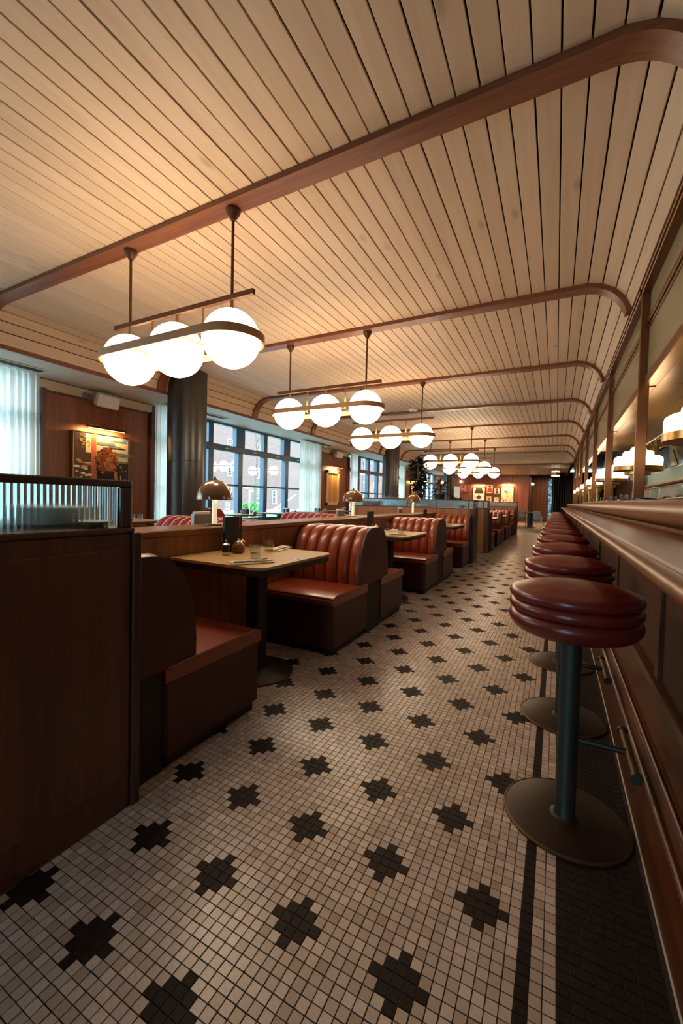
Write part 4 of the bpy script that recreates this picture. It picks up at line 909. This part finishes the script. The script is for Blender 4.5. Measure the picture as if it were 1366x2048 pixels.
# place settings on the bar
for k, y in enumerate((3.45, 2.72, 4.95, 5.85, 7.0, 8.3)):
    g = thing('cut_tumbler', 'cut glass tumbler on the bar counter, %s along' % ORD[k], 'glass', (.60 if k != 1 else .58, y, 1.1555)); r0 = .038
    m = MB(); n = 24
    prof = [(r0 * .84, 0), (r0 * .86, .012), (r0 * .9, .022), (r0, .082), (r0 - .003, .082), (r0 * .82, .022), (0, .018)]
    for pi_, (rr_, z) in enumerate(prof):
        for q in range(n): a = 2 * PI * q / n; f = rr_ * (1 - .05 * (q % 2) * (1 if 0 < pi_ < 3 else 0)); m.v.append((f * math.cos(a), f * math.sin(a), z))
    for i in range(len(prof) - 1):
        for q in range(n): q2 = (q + 1) % n; m.f.append((i * n + q, i * n + q2, (i + 1) * n + q2, (i + 1) * n + q)); m.mi.append(0)
    m.f.append(tuple(range(n))[::-1]); m.mi.append(0); m.obj('tumbler', ['drink_glass'], g, angle=20)
for k in range(8):
    y = 2.1 + k * .86
    nb = thing('placemat', 'folded cloth at the bar counter edge, %s along' % ORD[k], 'napkin', (.47, y, 1.1555), R.uniform(-.06, .06))
    m = MB().grid(lambda u, v: (-.05 + .13 * u, -.17 + .34 * v, .006 + .006 * math.sin(v * 9 + k) * math.sin(u * 5 + 1) + .004), 8, 14); m.obj('cloth', ['grey_metal' if k % 3 else 'cloth'], nb)
    MB().rbox(-.05, .08, -.17, .17, 0, .005, .002).obj('underlay', ['cloth'], nb)
    sp = thing('copper_spoon', 'copper spoon resting on the bar beside the cloth, %s along' % ORD[k], 'spoon', (.50, y + .40, 1.157), .2)
    MB().tube([(-.01, -.10, .006), (0, 0, .022), (.005, .06, .012)], .003, 6).obj('handle', ['brass'], sp); blob(MB(), (.005, .078, .012), .02, 12, 6, (1, 1.4, .4)).obj('bowl', ['brass'], sp)

# stools
def stool(y, label):
    t = thing('bar_stool', label, 'stool', (.066, y, 0), 0); rs = .208
    MB().lathe([(0, .013), (.05, .0125), (.192, .010), (.200, .006), (.200, 0), (0, 0)], n=56).obj('base_disc', ['stool_base'], t)
    MB().lathe([(.196, .0105), (.2025, .007), (.2025, .001)], n=56, cap=False).obj('base_rim', ['footrest'], t)
    MB().lathe([(.05, .012), (.036, .016), (.0335, .022), (.0335, .672)], n=28).obj('post', ['stool_metal'], t)
    for k in range(3):
        z, h = ((.692, .053), (.742, .044), (.782, .044))[k]; n = 10
        pr = [(rs - .028 + .028 * math.sin(PI * q / n) ** .8, z + h / 2 - h / 2 * math.cos(PI * q / n)) for q in range(n + 1)]
        if k == 0: pr = [(0, .668), (rs * .66, .668), (rs * .82, .674), (rs * .93, .688)] + pr[3:]
        if k == 2: pr = pr + [(rs * .74, z + h + .010), (rs * .5, z + h + .019), (rs * .25, z + h + .025), (0, z + h + .027)]
        MB().lathe(pr, n=56, cap=False).obj('cushion_tier', ['stool_leather'], t, angle=75)
    MB().tube([(.03, 0, .293), (.18, 0, .293)], .0105, 10).obj('footrest_arm', ['stool_metal'], t)
    MB().tube([(.18, -.15, .293), (.18, .15, .293)], .0125, 12).obj('footrest_bar', ['footrest'], t)
    for q in (-.15, .15):
        b = MB().lathe([(.0, -.008), (.017, -.008), (.0185, 0), (.017, .008), (0, .008)], n=16); b.obj('end_cap', ['stool_metal'], t, (.18, q, .293), (PI / 2, 0, 0))
    return t
ST = [1.655, 2.44, 3.27, 4.13, 5.05, 5.95, 6.85, 8.0, 8.85, 9.7, 10.55, 11.4, 12.25, 13.1, 13.95, 14.8, 15.65, 16.5]
st0 = stool(ST[0], 'round red leather bar stool nearest the camera, three puffed tiers on a post')
for k, y in enumerate(ST[1:]): dup(st0, (.066, y, 0), None, 'round red leather bar stool, %s from the camera along the bar' % ORD[k + 1])

# ------------------------------------------------------------------ kitchen behind the bar
kc = thing('back_counter', 'steel back counter of the open kitchen behind the bar', 'counter', (2.4, 0, 0)); MB().rbox(-.6, .0, 2, 18, 0, .9, .01).obj('cabinet', ['grey_metal'], kc); MB().rbox(-.64, .0, 2, 18, .9, .94, .006).obj('worktop', ['steel'], kc); MB().rbox(.0, .05, 2, 18, 0, 1.615, .01).obj('splashback', ['pass_wall'], kc)
MB().rbox(-.02, .07, 2, 18, 1.615, 1.655, .006).obj('copper_edge', ['brass_sheet'], kc); MB().rbox(.05, .62, 2, 18, 1.60, 1.65, .006).obj('shelf', ['bar_wood_y'], kc)
hd = thing('extractor_hood', 'pale green steel extractor drum over the kitchen counter behind the bar', 'hood', (2.50, 11.3, 1.72)); MB().lathe([(.46, .30), (.46, 1.3)], (.12, 0, 0), n=48).obj('drum', ['steel'], hd); MB().rbox(-.3, .5, -1.2, 2.6, -.05, .28, .02).obj('skirt', ['mint'], hd); MB().rbox(-.34, -.3, -1.25, 2.65, -.06, -.02, .005).obj('edge_rail', ['brass'], hd)
for q in (-.5, .5): MB().tube([(-.28, q, .28), (-.33, q + .25, .62)], .014, 6).obj('bracket', ['black'], hd)
for k in range(14):
    y = 6.2 + k * .42 if k < 8 else 14.0 + (k - 8) * .3; b = thing('bottle', 'liquor bottle on the back bar shelf, %s along' % ORD[k], 'bottle', (2.62, y, 1.651)); h = R.uniform(.24, .32)
    MB().lathe([(0, 0), (.038, 0), (.04, .01), (.04, h * .58), (.015, h * .74), (.014, h * .95), (0, h * .95)], n=18).obj('body', [('pot_wood', 'drink_glass', 'grey_metal')[k % 3]], b); MB().lathe([(.016, h * .93), (.016, h), (0, h)], n=12).obj('cap', ['black'], b)
    MB().lathe([(.0408, .04), (.0408, .12)], n=18, cap=False).obj('label_band', ['white'], b)
for k in range(3):
    b = thing('bottle', 'tall bright orange bottle on the bar counter far along, %s from the front' % ORD[k], 'bottle', (.98 + .03 * (k % 2), 13.1 + k * .42, 1.1555), 0, None); MB().lathe([(0, 0), (.05, 0), (.052, .01), (.052, .26), (.02, .32), (.018, .40), (0, .40)], n=18).obj('body', ['orange'], b); MB().lathe([(.02, .39), (.02, .43), (0, .43)], n=12).obj('cap', ['blue'], b)
du = thing('ventilation_duct', 'steel ventilation duct under the kitchen ceiling behind the bar', 'duct', (1.75, 0, 2.6)); MB().rbox(-.25, .25, 3, 18, -.2, .2, .02).obj('duct', ['steel'], du)
for k in range(9): MB().rbox(-.26, .26, 3.4 + k * 1.7, 3.46 + k * 1.7, -.21, .21, .006).obj('flange', ['grey_metal'], du)
pr_ = thing('pot_rail', 'copper pots hanging on a rail above the kitchen behind the bar', 'pot rail', (1.5, 0, 2.3)); MB().tube([(0, 5.5, 0), (0, 17, 0)], .012, 8).obj('rail', ['brass'], pr_)
for k in range(14): MB().lathe([(0, -.2), (.07, -.2), (.085, -.19), (.09, -.09), (.087, -.09), (.08, -.18), (0, -.19)], (0, 5.9 + k * .8, 0), 18).obj('pot', ['brass_sheet'], pr_); MB().tube([(0, 5.9 + k * .8 + .085, -.1), (0, 5.9 + k * .8 + .02, .01)], .005, 5).obj('hook', ['brass'], pr_)

# ------------------------------------------------------------------ far end
def far_pic(x0, x1, z0, z1, label, paint, fr='brass', fw=.03, light=False):
    t = thing('framed_picture', label, 'picture', ((x0 + x1) / 2, 26.19, (z0 + z1) / 2), -PI / 2); w_, h = x1 - x0, z1 - z0
    frame(t, w_, h, fw, fr, .03); MB().box(0, .015, -w_ / 2 + .01, w_ / 2 - .01, -h / 2 + .01, h / 2 - .01).obj('mount', ['ink_white'], t); F = Flat(t, .016); paint(F, w_, h); F.done()
    if light: picture_light(((x0 + x1) / 2, 26.19, z1 + .17), 'picture light over the ' + label, w_ * .85, -PI / 2, 35)
def paint_lamp(F, w_, h): F.poly('ink_dark', [(-.28, .05), (.28, .05), (.17, .38), (-.17, .38)]); F.ell('ink_brown', 0, -.18, .13, .12); F.poly('ink_brown', [(-.08, -.2), (-.3, -.1), (-.33, -.05), (-.05, -.26)]); F.ell('ink_blush', 0, -.02, .04, .05); F.rect('ink_cream', -.34, .34, -.45, -.33)
def paint_red(F, w_, h): F.rect('ink_red', -.12, .12, -.2, .0); F.ell('ink_skin', 0, .1, .07, .09); F.ell('ink_brown', 0, .16, .075, .05); F.poly('ink_red', [(-.15, -.2), (.15, -.2), (.1, .04), (-.1, .04)])
def paint_fig(F, w_, h): F.ell('ink_skin', 0, .08, .05, .06); F.ell('ink_dark', 0, .11, .055, .04); F.poly('ink_brown', [(-.09, -.15), (.09, -.15), (.06, .03), (-.06, .03)])
def paint_face(F, w_, h): F.ell('ink_blush', 0, .02, .08, .08); F.ell('ink_red', -.01, .05, .05, .03); F.rect('ink_pink', -.1, .1, -.12, -.05)
def paint_small(F, w_, h): F.rect('ink_cream', -.08, .08, -.06, .04); F.ell('ink_brown', 0, .0, .04, .03)
def paint_map(F, w_, h):
    F.rect('ink_cream', -w_ / 2 + .04, w_ / 2 - .04, -h / 2 + .04, h / 2 - .04)
    for k in range(40): F.ell(R.choice(['ink_cloud', 'ink_pink', 'ink_green', 'ink_sky', 'ink_white']), R.uniform(-.28, .28), R.uniform(-.36, .36), R.uniform(.01, .06), R.uniform(.01, .04), 8)
    F.ell('ink_red', -.1, .22, .07, .05)
def paint_blocks(F, w_, h):
    F.rect('ink_pink', -w_ / 2 + .03, w_ / 2 - .03, -h / 2 + .03, h / 2 - .03); F.ell('ink_red', -.08, .1, .1, .09)
    for k in range(5): F.rect('ink_red', .06, .22, -.2 + k * .085, -.15 + k * .085)
    F.rect('ink_red', -.2, .02, -.2, -.1)
far_pic(-4.57, -3.86, 1.2, 2.06, 'picture of a dark lampshade and a teapot on the far wall', paint_lamp, light=True)
far_pic(-3.80, -3.40, 1.68, 2.23, 'picture of a figure in a red top on the far wall', paint_red)
far_pic(-3.355, -3.0, 1.62, 2.03, 'small picture of a seated figure on the far wall', paint_fig)
far_pic(-2.96, -2.24, 1.1, 2.10, 'large pale patterned picture with a red spot on the far wall', paint_map, light=True)
far_pic(-3.79, -3.45, 1.15, 1.54, 'small picture of a red face low on the far wall', paint_face)
far_pic(-3.36, -3.04, 1.15, 1.50, 'smallest white picture low on the far wall', paint_small)
far_pic(-5.35, -4.84, 1.72, 2.22, 'pink and red block picture on the far wall behind the third column', paint_blocks)
def sconce(loc, rz, label):
    t = thing('wall_sconce', label, 'wall light', loc, rz); MB().lathe([(.05, 0), (.05, .02), (0, .03)], n=20).obj('plate', ['brass'], t, (0, 0, 0), (0, PI / 2, 0))
    MB().tube([(.02, 0, 0), (.10, 0, -.03), (.14, 0, .02)], .008, 8).obj('arm', ['brass'], t); blob(MB(), (.14, 0, .09), .075, 18, 12).obj('globe', ['globe'], t)
sconce((-6.45, 26.2, 2.25), -PI / 2, 'globe wall sconce at the left end of the far wall'); sconce((-5.3, 26.2, 2.3), -PI / 2, 'globe wall sconce above the red poster on the far wall'); sconce((-1.42, 26.8, 2.2), 0, 'globe wall sconce at the corner of the far recess'); sconce((WX, 23.0, 2.2), 0, 'globe wall sconce on the window wall near the third column')
rp = thing('poster', 'tall red and white poster panel at the left of the far wall', 'poster', (-5.72, 26.19, 1.55), -PI / 2); MB().rbox(0, .03, -.35, .35, -.55, .55, .003).obj('board', ['ink_white'], rp); MB().box(.03, .032, -.32, -.1, -.5, .5).obj('red_band', ['ink_red'], rp)
# round ring lamp column and curtain
cu = curtain(0, .1, 'x') if False else None
dc = thing('dark_curtain', 'dark heavy curtain hanging beside the bright doorway at the far end', 'curtain', (.05, 24.2, 0))
MB().grid(lambda u, v: (-.27 + .62 * u, .05 * math.sin(u * 34), .02 + 2.75 * v), 60, 2).obj('cloth', ['night'], dc)
rl = thing('ring_pendant', 'double ring pendant lamp with two lit hoops at the far end', 'pendant lamp', (-.07, 21.0, 2.5))
for z in (-.085, .10): MB().lathe([(.155, z - .02), (.165, z - .02), (.165, z + .02), (.155, z + .02), (.155, z - .02)], n=36, cap=False).obj('lit_hoop', ['bar_shade'], rl)
MB().lathe([(.15, -.06), (.15, .08)], n=36, cap=False).obj('brass_drum', ['brass'], rl); MB().tube([(0, 0, .08), (0, 0, .32)], .01, 8).obj('rod', ['brass'], rl); MB().box(-.155, .155, -.006, .006, .06, .08).obj('crossbar', ['brass'], rl)
# lounge chairs and table
def lounge(x, y, rz, label):
    t = thing('lounge_chair', label, 'chair', (x, y, 0), rz)
    MB().rbox(-.27, .27, -.26, .27, .33, .46, .05).obj('seat', ['upholstery'], t); b = MB().rbox(-.27, .27, .0, .11, 0, .38, .045); m = Matrix.Translation((0, .2, .44)) @ Matrix.Rotation(-.2, 4, 'X'); b.v = [tuple(m @ Vector(v)) for v in b.v]; b.obj('backrest', ['upholstery'], t)
    for sx in (-.29, .29):
        MB().tube([(sx, -.30, 0), (sx, -.24, .52), (sx, .28, .56), (sx, .36, 0)], .015, 8).obj('side_frame', ['white' if sx < 0 else 'pot_wood'], t)
    MB().tube([(-.29, -.26, .33), (.29, -.26, .33)], .012, 8).obj('front_rail', ['pot_wood'], t); MB().tube([(-.29, .3, .33), (.29, .3, .33)], .012, 8).obj('rear_rail', ['pot_wood'], t)
lounge(-1.62, 20.7, -.9 - PI / 2 + PI, 'patterned lounge chair left of the small far table'); lounge(-.52, 20.8, 2.3, 'patterned lounge chair right of the small far table'); lounge(-1.5, 22.3, PI * .95, 'patterned lounge chair behind the small far table')
ft = thing('bistro_table', 'small dark round table between the far lounge chairs', 'table', (-1.06, 21.2, 0)); MB().lathe([(0, .70), (.36, .70), (.365, .715), (.36, .73), (0, .73)], n=36).obj('tabletop', ['dark_wood'], ft); MB().lathe([(.12, 0), (.12, .70)], n=24).obj('pedestal', ['black'], ft); MB().lathe([(0, .03), (.25, .015), (.25, 0), (0, 0)], n=30).obj('base', ['black'], ft)
lamp('far_fill_light', 'AREA', (-2.5, 24.0, 2.78), 90, (1, .66, .36), 1.5, 1.5); lamp('recess_fill_light', 'AREA', (-.6, 28.0, 2.78), 40, (1, .66, .36), 1.0, 1.0)  # fill lights without fixtures, added to brighten the far wall and recess

# ------------------------------------------------------------------ street outside
tag(MB().box(-70, -7.1, -20, 130, -.95, -.80).obj('street', ['asphalt']), 'grey street and pavement outside the windows', 'street', kind='structure')
BX = -40.0
bd = thing('brick_building', 'red brick building with white sash windows across the street', 'building', (BX, 60, -.8)); MB().box(-8, 0, -60, 60, 0, 17).obj('wall', ['brick'], bd, smooth=False)
def sash(y, z, w_=.95, h=1.5):
    f = thing('sash_window', None, None); f.name = 'sash_window'; f.parent = bd; f.location = (0, y - 60, z + .8)
    q = MB(); q.box(0, .08, -w_ / 2, w_ / 2, -h / 2, -h / 2 + .08).box(0, .08, -w_ / 2, w_ / 2, h / 2 - .08, h / 2).box(0, .08, -w_ / 2, -w_ / 2 + .08, -h / 2, h / 2).box(0, .08, w_ / 2 - .08, w_ / 2, -h / 2, h / 2).box(0, .07, -w_ / 2, w_ / 2, -.035, .035)
    for k in (-1, 1): q.box(0, .06, k * w_ / 6 - .02, k * w_ / 6 + .02, -h / 2, h / 2); q.box(0, .06, -w_ / 2, w_ / 2, k * h / 4 - .02, k * h / 4 + .02)
    q.box(0, .12, -w_ / 2 - .06, w_ / 2 + .06, -h / 2 - .1, -h / 2)
    q.obj('sash_bars', ['white'], f, smooth=False); MB().box(0.004, .012, -w_ / 2, w_ / 2, -h / 2, h / 2).obj('pane', ['rubber'], f, smooth=False)
for k in range(15):
    y = 23.5 + k * 6.35
    for z in (4.75, 1.7, 8.3): sash(y + (.35 if k % 2 else 0), z)
    sash(y, -.15, .95, .9)
sash(53.2, 1.2, 1.1, 2.1)
lawn = tag(MB().box(-32, -16, 10, 90, -.80, -.70).obj('lawn', ['grass']), 'strip of green lawn in front of the brick building', 'lawn', kind='structure')
def tree(x, y, h, label, seed, leaves):
    t = thing('street_tree', label, 'tree', (x, y, -.8)); rr_ = random.Random(seed); bm_ = MB(); tips = []
    def br(p, d, L, r, dep):
        q = p + d * L; mid = p + d * L * .5 + Vector((rr_.uniform(-1, 1), rr_.uniform(-1, 1), 0)) * L * .06
        bm_.tube([p, mid, q], r, 5)
        if dep == 0: tips.append(q); return
        for k in range(3 if dep > 1 else 4):
            nd = (d + Vector((rr_.uniform(-1, 1), rr_.uniform(-1, 1), rr_.uniform(-.2, .7))) * .75).normalized(); br(q, nd, L * .68, r * .58, dep - 1)
    MB().tube([(0, 0, 0), (.05, .03, h * .35)], .13, 8).obj('trunk', ['bark'], t); br(Vector((.05, .03, h * .35)), Vector((0, 0, 1)), h * .24, .08, 4); bm_.obj('branches', ['bark'], t)
    if leaves:
        m = MB()
        for p in tips:
            for k in range(leaves):
                c = p + Vector((rr_.gauss(0, .3), rr_.gauss(0, .3), rr_.gauss(0, .3))); a = Vector((rr_.uniform(-1, 1), rr_.uniform(-1, 1), rr_.uniform(-1, 1))).normalized() * .09; b = a.orthogonal().normalized() * .07
                m.add([c - a - b, c + a - b, c + a + b, c - a + b], [(0, 1, 2, 3)])
        tag(m.obj('foliage', ['foliage'], t, smooth=False), kind='stuff')
tree(-22, 24.5, 11, 'bare branched tree outside the nearest window', 3, 2); tree(-26, 31.5, 12, 'tree with thin leaves outside the right half of the nearest window', 5, 3); tree(-24, 52, 12, 'tree outside the second wide window', 8, 3)
bu = thing('shrub', 'bright green round shrub by the street post outside the nearest window', 'shrub', (-19, 22.4, -.7)); m = MB()
for k in range(700):
    d = Vector((R.gauss(0, 1), R.gauss(0, 1), R.gauss(0, 1))).normalized() * R.uniform(.6, 1); c = Vector((d.x * .9, d.y * .75, .75 + d.z * .75)); a = Vector((R.uniform(-1, 1), R.uniform(-1, 1), R.uniform(-1, 1))).normalized() * .10; b = a.orthogonal().normalized() * .08
    m.add([c - a - b, c + a - b, c + a + b, c - a + b], [(0, 1, 2, 3)])
tag(m.obj('foliage', ['grass'], bu, smooth=False), kind='stuff'); MB().tube([(0, 0, 0), (0, 0, .8)], .05, 6).obj('stem', ['bark'], bu)
po = thing('street_post', 'white street post outside the nearest window', 'post', (-14, 16.52, -.8)); MB().tube([(0, 0, 0), (0, 0, 2.3)], .035, 10).obj('pole', ['white'], po); MB().rbox(-.06, .06, 0, .26, 2.18, 2.28, .02).obj('lamp_head', ['white'], po)
hr = thing('handrail', 'white sloping handrail outside beyond the nearest window', 'handrail', (-11, 0, 0))
MB().tube([(0, 14.0, .40), (0, 15.35, .874), (0, 15.6, .874)], .03, 8).obj('lower_rail', ['white'], hr); MB().tube([(-.6, 15.2, .42), (-.6, 17.2, 1.30)], .03, 8).obj('upper_rail', ['white'], hr)
for y, z in ((14.0, .4), (15.4, .874)): MB().tube([(0, y, -.8), (0, y, z)], .025, 8).obj('baluster', ['white'], hr)
